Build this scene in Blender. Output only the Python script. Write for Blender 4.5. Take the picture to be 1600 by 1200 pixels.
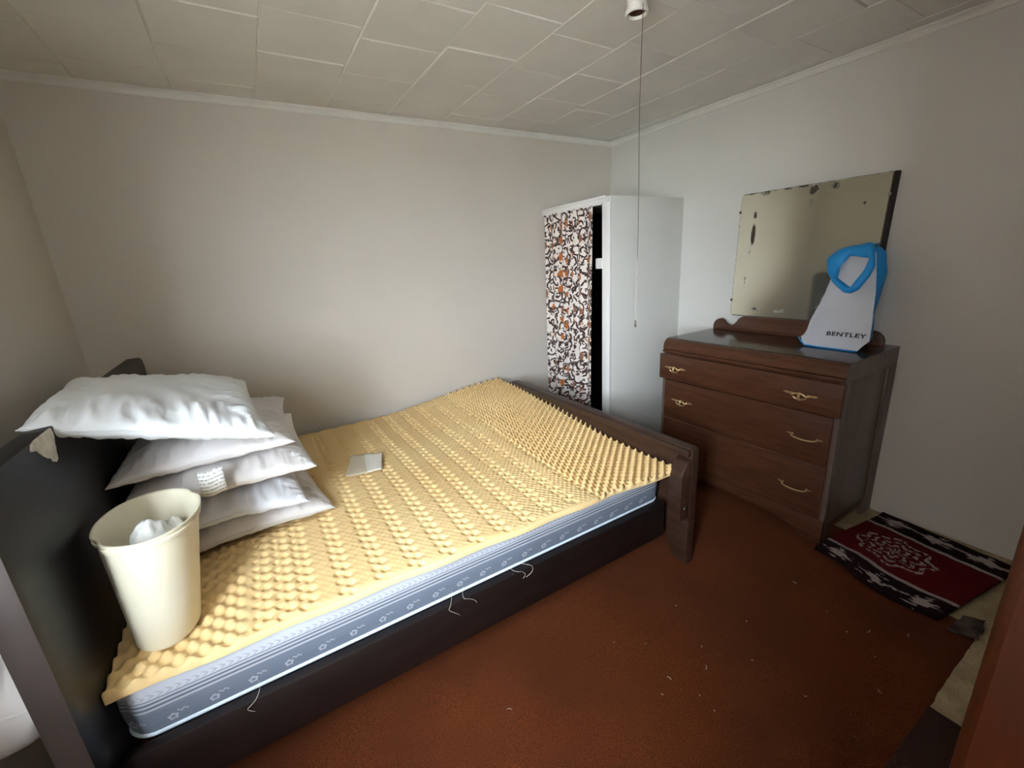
import bpy, bmesh, math, random
import numpy as np
from mathutils import Vector, Matrix, noise

# ------------------------------------------------------------------ scene
S = bpy.context.scene
for o in list(bpy.data.objects):
    bpy.data.objects.remove(o)
COL = S.collection

# ------------------------------------------------------------------ camera
YAW, PITCH, ROLL, FPX = 0.5342, 0.2763, -0.0596, 670.1
CAM = Vector((-2.728, -2.826, 1.4276))
fw = Vector((math.sin(YAW)*math.cos(PITCH), math.cos(YAW)*math.cos(PITCH), -math.sin(PITCH)))
r0 = Vector((math.cos(YAW), -math.sin(YAW), 0)); u0 = r0.cross(fw)
rt = math.cos(ROLL)*r0 + math.sin(ROLL)*u0
up = -math.sin(ROLL)*r0 + math.cos(ROLL)*u0
cam = bpy.data.cameras.new('camera'); cam.sensor_width = 36; cam.sensor_fit = 'HORIZONTAL'
cam.lens = FPX/1600*36; cam.clip_start = 0.01
camo = bpy.data.objects.new('camera', cam); COL.objects.link(camo)
camo.matrix_world = Matrix(((rt.x, up.x, -fw.x, CAM.x), (rt.y, up.y, -fw.y, CAM.y), (rt.z, up.z, -fw.z, CAM.z), (0, 0, 0, 1)))
S.camera = camo

# ------------------------------------------------------------------ light
W = bpy.data.worlds.new('overcast_sky'); S.world = W; W.use_nodes = True
bg = W.node_tree.nodes['Background']
bg.inputs[0].default_value = (0.80, 0.91, 1.0, 1); bg.inputs[1].default_value = 30.0
S.view_settings.view_transform = 'Standard'; S.view_settings.look = 'None'
S.view_settings.exposure = 1.44; S.view_settings.gamma = 1.0
S.view_settings.use_curve_mapping = False
WIN = dict(y0=-3.24, y1=-2.36, z0=0.86, z1=1.98)          # window opening in the left wall
pl = bpy.data.lights.new('window_portal', 'AREA'); pl.shape = 'RECTANGLE'
pl.size = WIN['z1']-WIN['z0']; pl.size_y = WIN['y1']-WIN['y0']
plo = bpy.data.objects.new('window_portal', pl); COL.objects.link(plo)
plo.location = (-3.575, (WIN['y0']+WIN['y1'])/2, (WIN['z0']+WIN['z1'])/2); plo.rotation_euler = (0, -math.pi/2, 0)
pl.cycles.is_portal = True

# ------------------------------------------------------------------ materials
def lin(c):
    return tuple((x/12.92 if x <= .04045 else ((x+.055)/1.055)**2.4) for x in c)
def new_mat(name):
    m = bpy.data.materials.new(name); m.use_nodes = True
    nt = m.node_tree; b = nt.nodes['Principled BSDF']
    return m, nt, b
def nd(nt, t, **kw):
    n = nt.nodes.new(t)
    for k, v in kw.items(): setattr(n, k, v)
    return n
def math_n(nt, op, a, b=None, c=None):
    n = nt.nodes.new('ShaderNodeMath'); n.operation = op
    for i, v in enumerate((a, b, c)):
        if v is None: continue
        if isinstance(v, (int, float)): n.inputs[i].default_value = v
        else: nt.links.new(v, n.inputs[i])
    return n.outputs[0]
def mixc(nt, fac, a, b):
    n = nt.nodes.new('ShaderNodeMix'); n.data_type = 'RGBA'
    for sock, v in ((n.inputs[0], fac), (n.inputs[6], a), (n.inputs[7], b)):
        if isinstance(v, (int, float)): sock.default_value = v
        elif isinstance(v, tuple): sock.default_value = (*v[:3], 1)
        else: nt.links.new(v, sock)
    return n.outputs[2]
def ramp(nt, src, p0, p1):
    n = nt.nodes.new('ShaderNodeMapRange'); n.interpolation_type = 'SMOOTHSTEP'
    nt.links.new(src, n.inputs[0]); n.inputs[1].default_value = p0; n.inputs[2].default_value = p1
    return n.outputs[0]
def simple(name, rgb, rough=.6, var=.06, scale=8., bump=0., bscale=60., metal=0., spec=.5, stretch=None, rgb2=None, detail=4, trans=0., world=False, sheen=0.):
    m, nt, b = new_mat(name)
    c = lin(rgb)
    if world: geo = nd(nt, 'ShaderNodeNewGeometry').outputs['Position']
    else: geo = nd(nt, 'ShaderNodeTexCoord').outputs['Object']
    if stretch:
        mp = nd(nt, 'ShaderNodeMapping'); mp.inputs['Scale'].default_value = stretch
        nt.links.new(geo, mp.inputs[0]); geo = mp.outputs[0]
    nz = nd(nt, 'ShaderNodeTexNoise'); nz.inputs['Scale'].default_value = scale; nz.inputs['Detail'].default_value = detail
    nt.links.new(geo, nz.inputs['Vector'])
    c2 = lin(rgb2) if rgb2 else tuple(max(0, x*(1-3*var)) for x in c)
    f = ramp(nt, nz.outputs[0], .3, .72)
    nt.links.new(mixc(nt, f, c, c2), b.inputs['Base Color'])
    b.inputs['Roughness'].default_value = rough; b.inputs['Metallic'].default_value = metal
    b.inputs['Specular IOR Level'].default_value = spec
    if sheen: b.inputs['Sheen Weight'].default_value = sheen
    if trans: b.inputs['Transmission Weight'].default_value = trans
    if bump:
        n2 = nd(nt, 'ShaderNodeTexNoise'); n2.inputs['Scale'].default_value = bscale; n2.inputs['Detail'].default_value = 5
        nt.links.new(geo, n2.inputs['Vector'])
        bp = nd(nt, 'ShaderNodeBump'); bp.inputs['Strength'].default_value = bump; bp.inputs['Distance'].default_value = .01
        nt.links.new(n2.outputs[0], bp.inputs['Height']); nt.links.new(bp.outputs[0], b.inputs['Normal'])
    return m

M = {}
M['wall'] = simple('wall_paint', (.865, .836, .796), .62, .015, 1.3, .06, 160, world=True)
M['wall_right'] = simple('wall_paint_cool', (.872, .862, .838), .6, .015, 1.3, .06, 160, world=True)
M['ceil'] = simple('ceiling_tile_paint', (.90, .885, .855), .6, .02, 3, .08, 120, world=True)
M['ceil_back'] = simple('ceiling_joint', (.93, .92, .90), .8, .02, 3)
M['crown'] = simple('trim_paint', (.91, .90, .875), .42, .02, 6)
M['white'] = simple('white_gloss_paint', (.93, .92, .91), .4, .015, 5)
M['panel'] = simple('closet_panel_paint', (.88, .875, .85), .5, .015, 2, .05, 120)
M['dark_in'] = simple('closet_inner_shade', (.14, .10, .08), .8, .1, 5)  # near-black boards: the shade inside the enclosed closet is put into their colour
M['jamb'] = simple('orange_varnish', (.37, .17, .05), .4, .12, 3, .1, 40, stretch=(9, 9, 1))
M['vinyl'] = None
M['bedwood'] = simple('dark_bed_wood', (.27, .185, .14), .38, .12, 5, .05, 60, stretch=(6, 1, 6))
M['headwood'] = simple('headboard_wood', (.105, .095, .10), .42, .12, 4, .03, 50, stretch=(1, 1, 5), spec=.3)
M['railwood'] = simple('rail_wood', (.105, .065, .055), .45, .12, 4, .04, 50, stretch=(1, 6, 6))
M['dresser'] = simple('walnut_veneer', (.355, .215, .14), .36, .12, 4, .04, 60, stretch=(1, 1.2, 12), rgb2=(.28, .16, .10))
M['dresser_top'] = simple('walnut_top', (.24, .15, .105), .16, .12, 4, .015, 60, stretch=(10, 1.2, 1))
M['dresser_side_lit'] = simple('walnut_side_lit', (.44, .37, .34), .33, .1, 3, .03, 60, stretch=(8, 1, 1))  # paler grey than the front: light on the ends is put in the colour
M['brass'] = simple('aged_brass', (.90, .76, .58), .26, .06, 30, metal=.65)
M['steel'] = simple('dull_steel', (.62, .62, .60), .32, .05, 30, metal=1.)
M['foam'] = simple('yellow_foam', (.95, .825, .605), .85, .03, 2.2, .25, 420, spec=.2, rgb2=(.935, .79, .56))
M['pillow_w'] = simple('white_cotton', (.93, .94, .95), .8, .01, 6, .12, 26, spec=.2, sheen=.1)
M['pillow_b'] = simple('cool_white_cotton', (.875, .88, .905), .8, .01, 6, .14, 24, spec=.2)
M['pillow_p'] = simple('pinkish_white_cotton', (.90, .88, .875), .8, .012, 6, .14, 24, spec=.2)
M['pillow_g'] = simple('greyish_white_cotton', (.86, .84, .835), .8, .015, 6, .14, 22, spec=.2)
M['bin'] = simple('cream_plastic', (.925, .895, .80), .38, .012, 3, .02, 90)
M['tissue'] = simple('white_tissue', (.95, .95, .94), .8, .01, 8, .3, 30)
M['paper'] = simple('thin_white_paper', (.95, .93, .89), .6, .02, 10, .1, 40)
M['paper2'] = simple('thin_translucent_paper', (.95, .90, .80), .5, .02, 10, .1, 40, trans=.25)
M['blue'] = simple('blue_nonwoven', (.10, .60, .90), .55, .05, 10, .1, 200)
M['bagwhite'] = simple('white_nonwoven', (.80, .81, .85), .6, .02, 6, .12, 30)
M['print'] = simple('black_print', (.10, .10, .12), .6, .02, 6)
M['piping'] = simple('white_piping', (.86, .90, .95), .55, .02, 8)
M['thread'] = simple('pale_thread', (.80, .76, .70), .7, .02, 8)
M['porcelain'] = simple('white_porcelain', (.93, .92, .89), .22, .02, 8)
M['socket_in'] = simple('socket_brown', (.30, .17, .11), .5, .1, 30)
M['chain'] = simple('tarnished_chain', (.50, .48, .44), .35, .1, 60, metal=.8)
M['tag'] = None
M['glass'] = None

def carpet_mat():
    m, nt, b = new_mat('rust_carpet')
    P = nd(nt, 'ShaderNodeNewGeometry').outputs['Position']
    a = nd(nt, 'ShaderNodeTexNoise'); a.inputs['Scale'].default_value = 2.6; a.inputs['Detail'].default_value = 6; nt.links.new(P, a.inputs['Vector'])
    f = nd(nt, 'ShaderNodeTexNoise'); f.inputs['Scale'].default_value = 260; f.inputs['Detail'].default_value = 3; nt.links.new(P, f.inputs['Vector'])
    c = mixc(nt, ramp(nt, a.outputs[0], .35, .7), lin((.41, .20, .09)), lin((.33, .155, .07)))
    c = mixc(nt, ramp(nt, f.outputs[0], .35, .65), c, lin((.27, .115, .045)))
    nt.links.new(c, b.inputs['Base Color']); b.inputs['Roughness'].default_value = .95; b.inputs['Specular IOR Level'].default_value = .1
    b.inputs['Sheen Weight'].default_value = .1; b.inputs['Sheen Tint'].default_value = (1, .5, .25, 1)
    bp = nd(nt, 'ShaderNodeBump'); bp.inputs['Strength'].default_value = .7; bp.inputs['Distance'].default_value = .006
    nt.links.new(f.outputs[0], bp.inputs['Height']); nt.links.new(bp.outputs[0], b.inputs['Normal'])
    return m
M['carpet'] = carpet_mat()

def vinyl_mat():
    m, nt, b = new_mat('beige_vinyl')
    P = nd(nt, 'ShaderNodeNewGeometry').outputs['Position']
    v = nd(nt, 'ShaderNodeTexVoronoi'); v.feature = 'DISTANCE_TO_EDGE'; v.inputs['Scale'].default_value = 60; nt.links.new(P, v.inputs['Vector'])
    a = nd(nt, 'ShaderNodeTexNoise'); a.inputs['Scale'].default_value = 14; a.inputs['Detail'].default_value = 6; nt.links.new(P, a.inputs['Vector'])
    c = mixc(nt, ramp(nt, a.outputs[0], .35, .7), lin((.70, .63, .49)), lin((.60, .53, .40)))
    c = mixc(nt, ramp(nt, v.outputs['Distance'], .0, .06), lin((.56, .49, .37)), c)
    nt.links.new(c, b.inputs['Base Color']); b.inputs['Roughness'].default_value = .45
    return m
M['vinyl'] = vinyl_mat()

def curtain_mat():
    """cream cotton with brown scrolls and orange flowers, driven by the UV map (metres)"""
    m, nt, b = new_mat('scroll_print_cotton')
    uv = nd(nt, 'ShaderNodeUVMap').outputs[0]
    nz = nd(nt, 'ShaderNodeTexNoise'); nz.inputs['Scale'].default_value = 16; nz.inputs['Detail'].default_value = 1
    nt.links.new(uv, nz.inputs['Vector'])
    off = nd(nt, 'ShaderNodeVectorMath', operation='MULTIPLY_ADD')
    sub = nd(nt, 'ShaderNodeVectorMath', operation='SUBTRACT'); nt.links.new(nz.outputs['Color'], sub.inputs[0]); sub.inputs[1].default_value = (.5, .5, .5)
    nt.links.new(sub.outputs[0], off.inputs[0]); off.inputs[1].default_value = (.035, .035, 0); nt.links.new(uv, off.inputs[2])
    P = off.outputs[0]
    def vor(sc, feat='F1', rnd=.75, src=None):
        v = nd(nt, 'ShaderNodeTexVoronoi'); v.voronoi_dimensions = '2D'; v.feature = feat
        v.inputs['Scale'].default_value = sc; v.inputs['Randomness'].default_value = rnd
        nt.links.new(src or P, v.inputs['Vector']); return v
    v1 = vor(13)
    d = v1.outputs['Distance']
    ring = math_n(nt, 'SUBTRACT', 1, ramp(nt, math_n(nt, 'ABSOLUTE', math_n(nt, 'SUBTRACT', d, .42)), .07, .10))
    # break the rings so they curl into scrolls
    n2 = nd(nt, 'ShaderNodeTexNoise'); n2.inputs['Scale'].default_value = 34; n2.inputs['Detail'].default_value = 0; nt.links.new(uv, n2.inputs['Vector'])
    ring = math_n(nt, 'MULTIPLY', ring, ramp(nt, n2.outputs[0], .36, .42))
    v2 = vor(22, rnd=.9)
    d2 = v2.outputs['Distance']
    ring2 = math_n(nt, 'SUBTRACT', 1, ramp(nt, math_n(nt, 'ABSOLUTE', math_n(nt, 'SUBTRACT', d2, .36)), .085, .125))
    n3 = nd(nt, 'ShaderNodeTexNoise'); n3.inputs['Scale'].default_value = 25; n3.inputs['Detail'].default_value = 0; nt.links.new(P, n3.inputs['Vector'])
    ring2 = math_n(nt, 'MULTIPLY', ring2, ramp(nt, n3.outputs[0], .47, .52))
    blob = math_n(nt, 'MULTIPLY', math_n(nt, 'SUBTRACT', 1, ramp(nt, d2, .20, .26)), ramp(nt, n2.outputs[0], .5, .55))
    brown = math_n(nt, 'MAXIMUM', math_n(nt, 'MAXIMUM', ring, ring2), blob)
    v3 = vor(8.5, rnd=.35)
    fl = math_n(nt, 'SUBTRACT', 1, ramp(nt, v3.outputs['Distance'], .19, .24))
    sep = nd(nt, 'ShaderNodeSeparateColor'); nt.links.new(v3.outputs['Color'], sep.inputs[0])
    halo = math_n(nt, 'MULTIPLY', math_n(nt, 'SUBTRACT', 1, ramp(nt, v3.outputs['Distance'], .26, .36)), .45)
    cream = mixc(nt, halo, lin((.93, .89, .86)), lin((.90, .78, .67)))
    c = mixc(nt, brown, cream, lin((.29, .21, .195)))
    fc = mixc(nt, ramp(nt, sep.outputs[0], .45, .55), lin((.72, .42, .22)), lin((.58, .40, .33)))
    c = mixc(nt, fl, c, fc)
    nt.links.new(c, b.inputs['Base Color']); b.inputs['Roughness'].default_value = .85; b.inputs['Specular IOR Level'].default_value = .2
    return m
M['curtain'] = curtain_mat()

def ticking_mat():
    """mattress border: white leaf band, stripes and a row of small flowers, from real height and length"""
    m, nt, b = new_mat('striped_mattress_ticking')
    uv = nd(nt, 'ShaderNodeUVMap').outputs[0]
    sp = nd(nt, 'ShaderNodeSeparateXYZ'); nt.links.new(uv, sp.inputs[0])
    u, v = sp.outputs[0], sp.outputs[1]           # u metres along the side, v 0 bottom .. 1 top
    base = lin((.46, .49, .545)); dark = lin((.31, .35, .42)); white = lin((.78, .79, .82)); pale = lin((.58, .62, .68))
    n = nd(nt, 'ShaderNodeTexNoise'); n.inputs['Scale'].default_value = 60
    mp = nd(nt, 'ShaderNodeMapping'); mp.inputs['Scale'].default_value = (.04, 1, 1); nt.links.new(uv, mp.inputs[0]); nt.links.new(mp.outputs[0], n.inputs['Vector'])
    c = mixc(nt, n.outputs[0], pale, dark)
    c = mixc(nt, .55, c, base)
    def band(lo, hi, e=.006):
        return math_n(nt, 'MULTIPLY', ramp(nt, v, lo-e, lo+e), math_n(nt, 'SUBTRACT', 1, ramp(nt, v, hi-e, hi+e)))
    for lo, hi in ((.52, .555), (.60, .632), (.67, .70)):
        c = mixc(nt, math_n(nt, 'MULTIPLY', band(lo, hi), .8), c, white)
    for lo, hi in ((.56, .595), (.636, .665)):
        c = mixc(nt, math_n(nt, 'MULTIPLY', band(lo, hi), .5), c, lin((.35, .36, .40)))
    c = mixc(nt, math_n(nt, 'MULTIPLY', band(.72, 1.2), .85), c, white)
    # little leaf ticks in the white band
    a = math_n(nt, 'ABSOLUTE', math_n(nt, 'SUBTRACT', math_n(nt, 'FRACT', math_n(nt, 'ADD', math_n(nt, 'MULTIPLY', u, 52), math_n(nt, 'MULTIPLY', math_n(nt, 'ABSOLUTE', math_n(nt, 'SUBTRACT', v, .775)), 13))), .5))
    leaf = math_n(nt, 'MULTIPLY', math_n(nt, 'SUBTRACT', 1, ramp(nt, a, .10, .20)), band(.73, .82, .02))
    c = mixc(nt, math_n(nt, 'MULTIPLY', leaf, .45), c, lin((.42, .45, .52)))
    # flowers
    fu = math_n(nt, 'MULTIPLY', math_n(nt, 'SUBTRACT', math_n(nt, 'FRACT', math_n(nt, 'MULTIPLY', u, 11.)), .5), .0909)
    fv = math_n(nt, 'MULTIPLY', math_n(nt, 'SUBTRACT', v, .22), .15)
    r = math_n(nt, 'SQRT', math_n(nt, 'ADD', math_n(nt, 'MULTIPLY', fu, fu), math_n(nt, 'MULTIPLY', fv, fv)))
    ang = math_n(nt, 'ARCTAN2', fv, fu)
    rr = math_n(nt, 'SUBTRACT', r, math_n(nt, 'MULTIPLY', math_n(nt, 'SINE', math_n(nt, 'MULTIPLY', ang, 5)), .0015))
    fl = math_n(nt, 'SUBTRACT', 1, ramp(nt, math_n(nt, 'ABSOLUTE', math_n(nt, 'SUBTRACT', rr, .008)), .0015, .004))
    fu2 = math_n(nt, 'SUBTRACT', fu, .023); fv2 = math_n(nt, 'SUBTRACT', fv, .012)
    wv = math_n(nt, 'SINE', math_n(nt, 'MULTIPLY', fu2, 500))
    sprig = math_n(nt, 'MULTIPLY', math_n(nt, 'SUBTRACT', 1, ramp(nt, math_n(nt, 'ABSOLUTE', math_n(nt, 'SUBTRACT', fv2, math_n(nt, 'MULTIPLY', wv, .003))), .001, .003)),
                   math_n(nt, 'SUBTRACT', 1, ramp(nt, math_n(nt, 'ABSOLUTE', fu2), .010, .013)))
    c = mixc(nt, math_n(nt, 'MULTIPLY', math_n(nt, 'MAXIMUM', fl, sprig), .75), c, lin((.80, .80, .84)))
    nt.links.new(c, b.inputs['Base Color']); b.inputs['Roughness'].default_value = .5; b.inputs['Specular IOR Level'].default_value = .4
    return m
M['ticking'] = ticking_mat()

def rug_mat():
    """UV: u across the width (0 at the bed side .. 1 at the wall), v along the length"""
    m, nt, b = new_mat('red_patterned_rug')
    uv = nd(nt, 'ShaderNodeUVMap').outputs[0]
    nz = nd(nt, 'ShaderNodeTexNoise'); nz.inputs['Scale'].default_value = 9; nz.inputs['Detail'].default_value = 3; nt.links.new(uv, nz.inputs['Vector'])
    sp = nd(nt, 'ShaderNodeSeparateXYZ'); nt.links.new(uv, sp.inputs[0])
    u, v = sp.outputs[0], sp.outputs[1]
    red = lin((.38, .07, .10)); white = lin((.66, .61, .60)); black = lin((.13, .07, .085))
    c = mixc(nt, nz.outputs[0], red, lin((.29, .05, .08)))
    w = math_n(nt, 'MULTIPLY', math_n(nt, 'SUBTRACT', nz.outputs[0], .5), .03)
    uw = math_n(nt, 'ADD', u, w)
    def band(lo, hi, e=.008):
        return math_n(nt, 'MULTIPLY', ramp(nt, uw, lo-e, lo+e), math_n(nt, 'SUBTRACT', 1, ramp(nt, uw, hi-e, hi+e)))
    def zig(per, amp):
        t = math_n(nt, 'ABSOLUTE', math_n(nt, 'SUBTRACT', math_n(nt, 'FRACT', math_n(nt, 'MULTIPLY', v, per)), .5))
        return math_n(nt, 'MULTIPLY', t, amp)
    for s in (0, 1):
        def B(lo, hi): return band(lo, hi) if s == 0 else band(1-hi, 1-lo)
        c = mixc(nt, B(-.05, .25), c, black)
        c = mixc(nt, B(.215, .245), c, white)
        # flame figures inside the dark band
        t = math_n(nt, 'ADD', math_n(nt, 'ABSOLUTE', math_n(nt, 'SUBTRACT', uw, .10 if s == 0 else .90)), zig(3, .16))
        n4 = nd(nt, 'ShaderNodeTexNoise'); n4.inputs['Scale'].default_value = 40
        mp = nd(nt, 'ShaderNodeMapping'); mp.inputs['Scale'].default_value = (1, .25, 1); nt.links.new(uv, mp.inputs[0]); nt.links.new(mp.outputs[0], n4.inputs['Vector'])
        t = math_n(nt, 'ADD', t, math_n(nt, 'MULTIPLY', math_n(nt, 'SUBTRACT', n4.outputs[0], .5), .26))
        c = mixc(nt, math_n(nt, 'SUBTRACT', 1, ramp(nt, t, .045, .065)), c, white)
    c = mixc(nt, band(.90, .918), c, white)
    # central medallion with broken white scrolls
    du = math_n(nt, 'MULTIPLY', math_n(nt, 'SUBTRACT', u, .5), 1.15); dv = math_n(nt, 'MULTIPLY', math_n(nt, 'SUBTRACT', v, .40), .72)
    r = math_n(nt, 'SQRT', math_n(nt, 'ADD', math_n(nt, 'MULTIPLY', du, du), math_n(nt, 'MULTIPLY', dv, dv)))
    ang = math_n(nt, 'ARCTAN2', dv, du)
    pet = math_n(nt, 'MULTIPLY', math_n(nt, 'SINE', math_n(nt, 'MULTIPLY', ang, 8)), .02)
    rings = math_n(nt, 'SINE', math_n(nt, 'MULTIPLY', math_n(nt, 'ADD', r, pet), 105))
    n5 = nd(nt, 'ShaderNodeTexNoise'); n5.inputs['Scale'].default_value = 26; nt.links.new(uv, n5.inputs['Vector'])
    med = math_n(nt, 'MULTIPLY', math_n(nt, 'MULTIPLY', ramp(nt, rings, -.15, .2), ramp(nt, n5.outputs[0], .44, .52)), math_n(nt, 'SUBTRACT', 1, ramp(nt, math_n(nt, 'ADD', r, pet), .225, .245)))
    c = mixc(nt, math_n(nt, 'MULTIPLY', med, .85), c, white)
    nt.links.new(c, b.inputs['Base Color']); b.inputs['Roughness'].default_value = .95; b.inputs['Specular IOR Level'].default_value = .1
    f = nd(nt, 'ShaderNodeTexNoise'); f.inputs['Scale'].default_value = 160; nt.links.new(uv, f.inputs['Vector'])
    bp = nd(nt, 'ShaderNodeBump'); bp.inputs['Strength'].default_value = .4; bp.inputs['Distance'].default_value = .004
    nt.links.new(f.outputs[0], bp.inputs['Height']); nt.links.new(bp.outputs[0], b.inputs['Normal'])
    return m
M['rug'] = rug_mat()

def mirror_mat():
    m, nt, b = new_mat('tarnished_mirror_glass')
    uv = nd(nt, 'ShaderNodeUVMap').outputs[0]            # metres: u to the right, v up
    n = nd(nt, 'ShaderNodeTexNoise'); n.inputs['Scale'].default_value = 45; n.inputs['Detail'].default_value = 6; nt.links.new(uv, n.inputs['Vector'])
    sp = nd(nt, 'ShaderNodeSeparateXYZ'); nt.links.new(uv, sp.inputs[0]); u, v = sp.outputs[0], sp.outputs[1]
    mask = None
    #            u     v     ru    rv   weight
    for (a, c, ra, rc, w) in ((.095, .49, .010, .050, 1.4), (.095, .60, .014, .02, .7), (.40, .695, .022, .022, 1.0), (.395, .64, .012, .016, .6),
                              (.50, .70, .022, .022, .7), (.35, .727, .030, .012, 1.), (.27, .726, .025, .012, 1.), (.145, .722, .03, .018, .8),
                              (.06, .727, .03, .010, 1.), (.075, .22, .010, .03, .6), (.16, .045, .03, .014, .7), (.30, .045, .05, .012, .6), (.64, .60, .008, .008, .7), (.085, .40, .008, .05, .5)):
        du = math_n(nt, 'DIVIDE', math_n(nt, 'SUBTRACT', u, a), ra*1.6); dv = math_n(nt, 'DIVIDE', math_n(nt, 'SUBTRACT', v, c), rc*1.6)
        e = math_n(nt, 'SUBTRACT', 1, math_n(nt, 'ADD', math_n(nt, 'MULTIPLY', du, du), math_n(nt, 'MULTIPLY', dv, dv)))
        e = math_n(nt, 'MULTIPLY', math_n(nt, 'MAXIMUM', e, 0), w)
        mask = e if mask is None else math_n(nt, 'MAXIMUM', mask, e)
    edge = math_n(nt, 'SUBTRACT', 1, ramp(nt, math_n(nt, 'MINIMUM', u, math_n(nt, 'SUBTRACT', .725, v)), .0, .012))
    mask = math_n(nt, 'MAXIMUM', mask, math_n(nt, 'MULTIPLY', edge, .6))
    fac = ramp(nt, math_n(nt, 'MULTIPLY', mask, math_n(nt, 'MULTIPLY', n.outputs[0], 2)), .42, .75)
    col = mixc(nt, fac, (.77, .775, .67), lin((.24, .19, .14)))
    nt.links.new(col, b.inputs['Base Color'])
    nt.links.new(math_n(nt, 'MULTIPLY', math_n(nt, 'SUBTRACT', 1, fac), .88), b.inputs['Metallic'])
    nt.links.new(math_n(nt, 'ADD', .05, math_n(nt, 'MULTIPLY', fac, .5)), b.inputs['Roughness'])
    return m
M['mirror'] = mirror_mat()

def tag_mat():
    m, nt, b = new_mat('printed_care_label')
    uv = nd(nt, 'ShaderNodeUVMap').outputs[0]
    sp = nd(nt, 'ShaderNodeSeparateXYZ'); nt.links.new(uv, sp.inputs[0])
    l = math_n(nt, 'FRACT', math_n(nt, 'MULTIPLY', sp.outputs[1], 7))
    n = nd(nt, 'ShaderNodeTexNoise'); n.inputs['Scale'].default_value = 1
    mp = nd(nt, 'ShaderNodeMapping'); mp.inputs['Scale'].default_value = (22, 7, 1); nt.links.new(uv, mp.inputs[0]); nt.links.new(mp.outputs[0], n.inputs['Vector'])
    f = math_n(nt, 'MULTIPLY', math_n(nt, 'MULTIPLY', ramp(nt, l, .55, .62), math_n(nt, 'SUBTRACT', 1, ramp(nt, l, .85, .92))), ramp(nt, n.outputs[0], .42, .5))
    nt.links.new(mixc(nt, f, lin((.95, .95, .94)), lin((.58, .58, .58))), b.inputs['Base Color']); b.inputs['Roughness'].default_value = .6
    return m
M['tag'] = tag_mat()

def glass_mat():
    m, nt, b = new_mat('window_glass')
    out = nt.nodes['Material Output']
    t = nd(nt, 'ShaderNodeBsdfTransparent'); g = nd(nt, 'ShaderNodeBsdfGlossy'); g.inputs['Roughness'].default_value = .02
    mx = nd(nt, 'ShaderNodeMixShader'); mx.inputs[0].default_value = .06
    nt.links.new(t.outputs[0], mx.inputs[1]); nt.links.new(g.outputs[0], mx.inputs[2]); nt.links.new(mx.outputs[0], out.inputs['Surface'])
    return m
M['glass'] = glass_mat()

# ------------------------------------------------------------------ builders
ORG = {}
def empty(name, loc, label=None, cat=None, group=None, kind=None):
    o = bpy.data.objects.new(name, None); COL.objects.link(o); o.empty_display_size = .05
    o.location = loc; ORG[o] = Vector(loc); tagit(o, label, cat, group, kind); return o
def tagit(o, label=None, cat=None, group=None, kind=None):
    if label: o['label'] = label
    if cat: o['category'] = cat
    if group: o['group'] = group
    if kind: o['kind'] = kind
    return o
def add(name, verts, faces, mat, parent=None, smooth=False, uvs=None, mats=None, fmat=None, auto=None):
    """one mesh object from world-space data; its origin is set at the middle of its base"""
    V = np.asarray(verts, float).reshape(-1, 3)
    lo, hi = V.min(0), V.max(0); org = Vector(((lo[0]+hi[0])/2, (lo[1]+hi[1])/2, lo[2]))
    me = bpy.data.meshes.new(name); me.from_pydata((V-np.array(org)).tolist(), [], [list(map(int, f)) for f in faces]); me.update()
    if uvs is not None:
        ul = me.uv_layers.new(name='UVMap')
        vi = np.empty(len(me.loops), np.int32); me.loops.foreach_get('vertex_index', vi)
        ul.data.foreach_set('uv', np.asarray(uvs, float)[vi].ravel())
    for m_ in (mats or [mat]): me.materials.append(m_)
    if fmat is not None: me.polygons.foreach_set('material_index', fmat)
    if smooth: me.polygons.foreach_set('use_smooth', [True]*len(me.polygons))
    o = bpy.data.objects.new(name, me); COL.objects.link(o)
    ORG[o] = org
    if parent is not None:
        o.parent = parent; o.location = org-ORG[parent]
    else: o.location = org
    if auto is not None: smooth_by_angle(o, auto)
    return o
def smooth_by_angle(o, deg):
    me = o.data; bm = bmesh.new(); bm.from_mesh(me)
    for f in bm.faces: f.smooth = True
    for e in bm.edges:
        if len(e.link_faces) == 2: e.smooth = e.calc_face_angle(0) < math.radians(deg)
    bm.to_mesh(me); bm.free()
def bm_add(name, bm, mat, parent=None, auto=40):
    bmesh.ops.recalc_face_normals(bm, faces=bm.faces)
    bm.verts.index_update()
    v = [tuple(x.co) for x in bm.verts]; f = [[q.index for q in x.verts] for x in bm.faces]; bm.free()
    return add(name, v, f, mat, parent, auto=auto)
def bm_box(bm, lo, hi, bev=0., seg=2):
    lo, hi = Vector(lo), Vector(hi)
    r = bmesh.ops.create_cube(bm, size=1)
    vs = r['verts']
    for v in vs: v.co = Vector((lo[i]+(v.co[i]+.5)*(hi[i]-lo[i]) for i in range(3)))
    if bev:
        es = list({e for v in vs for e in v.link_edges})
        bmesh.ops.bevel(bm, geom=es, offset=bev, segments=seg, profile=.5, affect='EDGES')
def box(name, lo, hi, mat, parent=None, bev=.003, seg=2):
    bm = bmesh.new(); bm_box(bm, lo, hi, bev, seg); return bm_add(name, bm, mat, parent)
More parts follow.
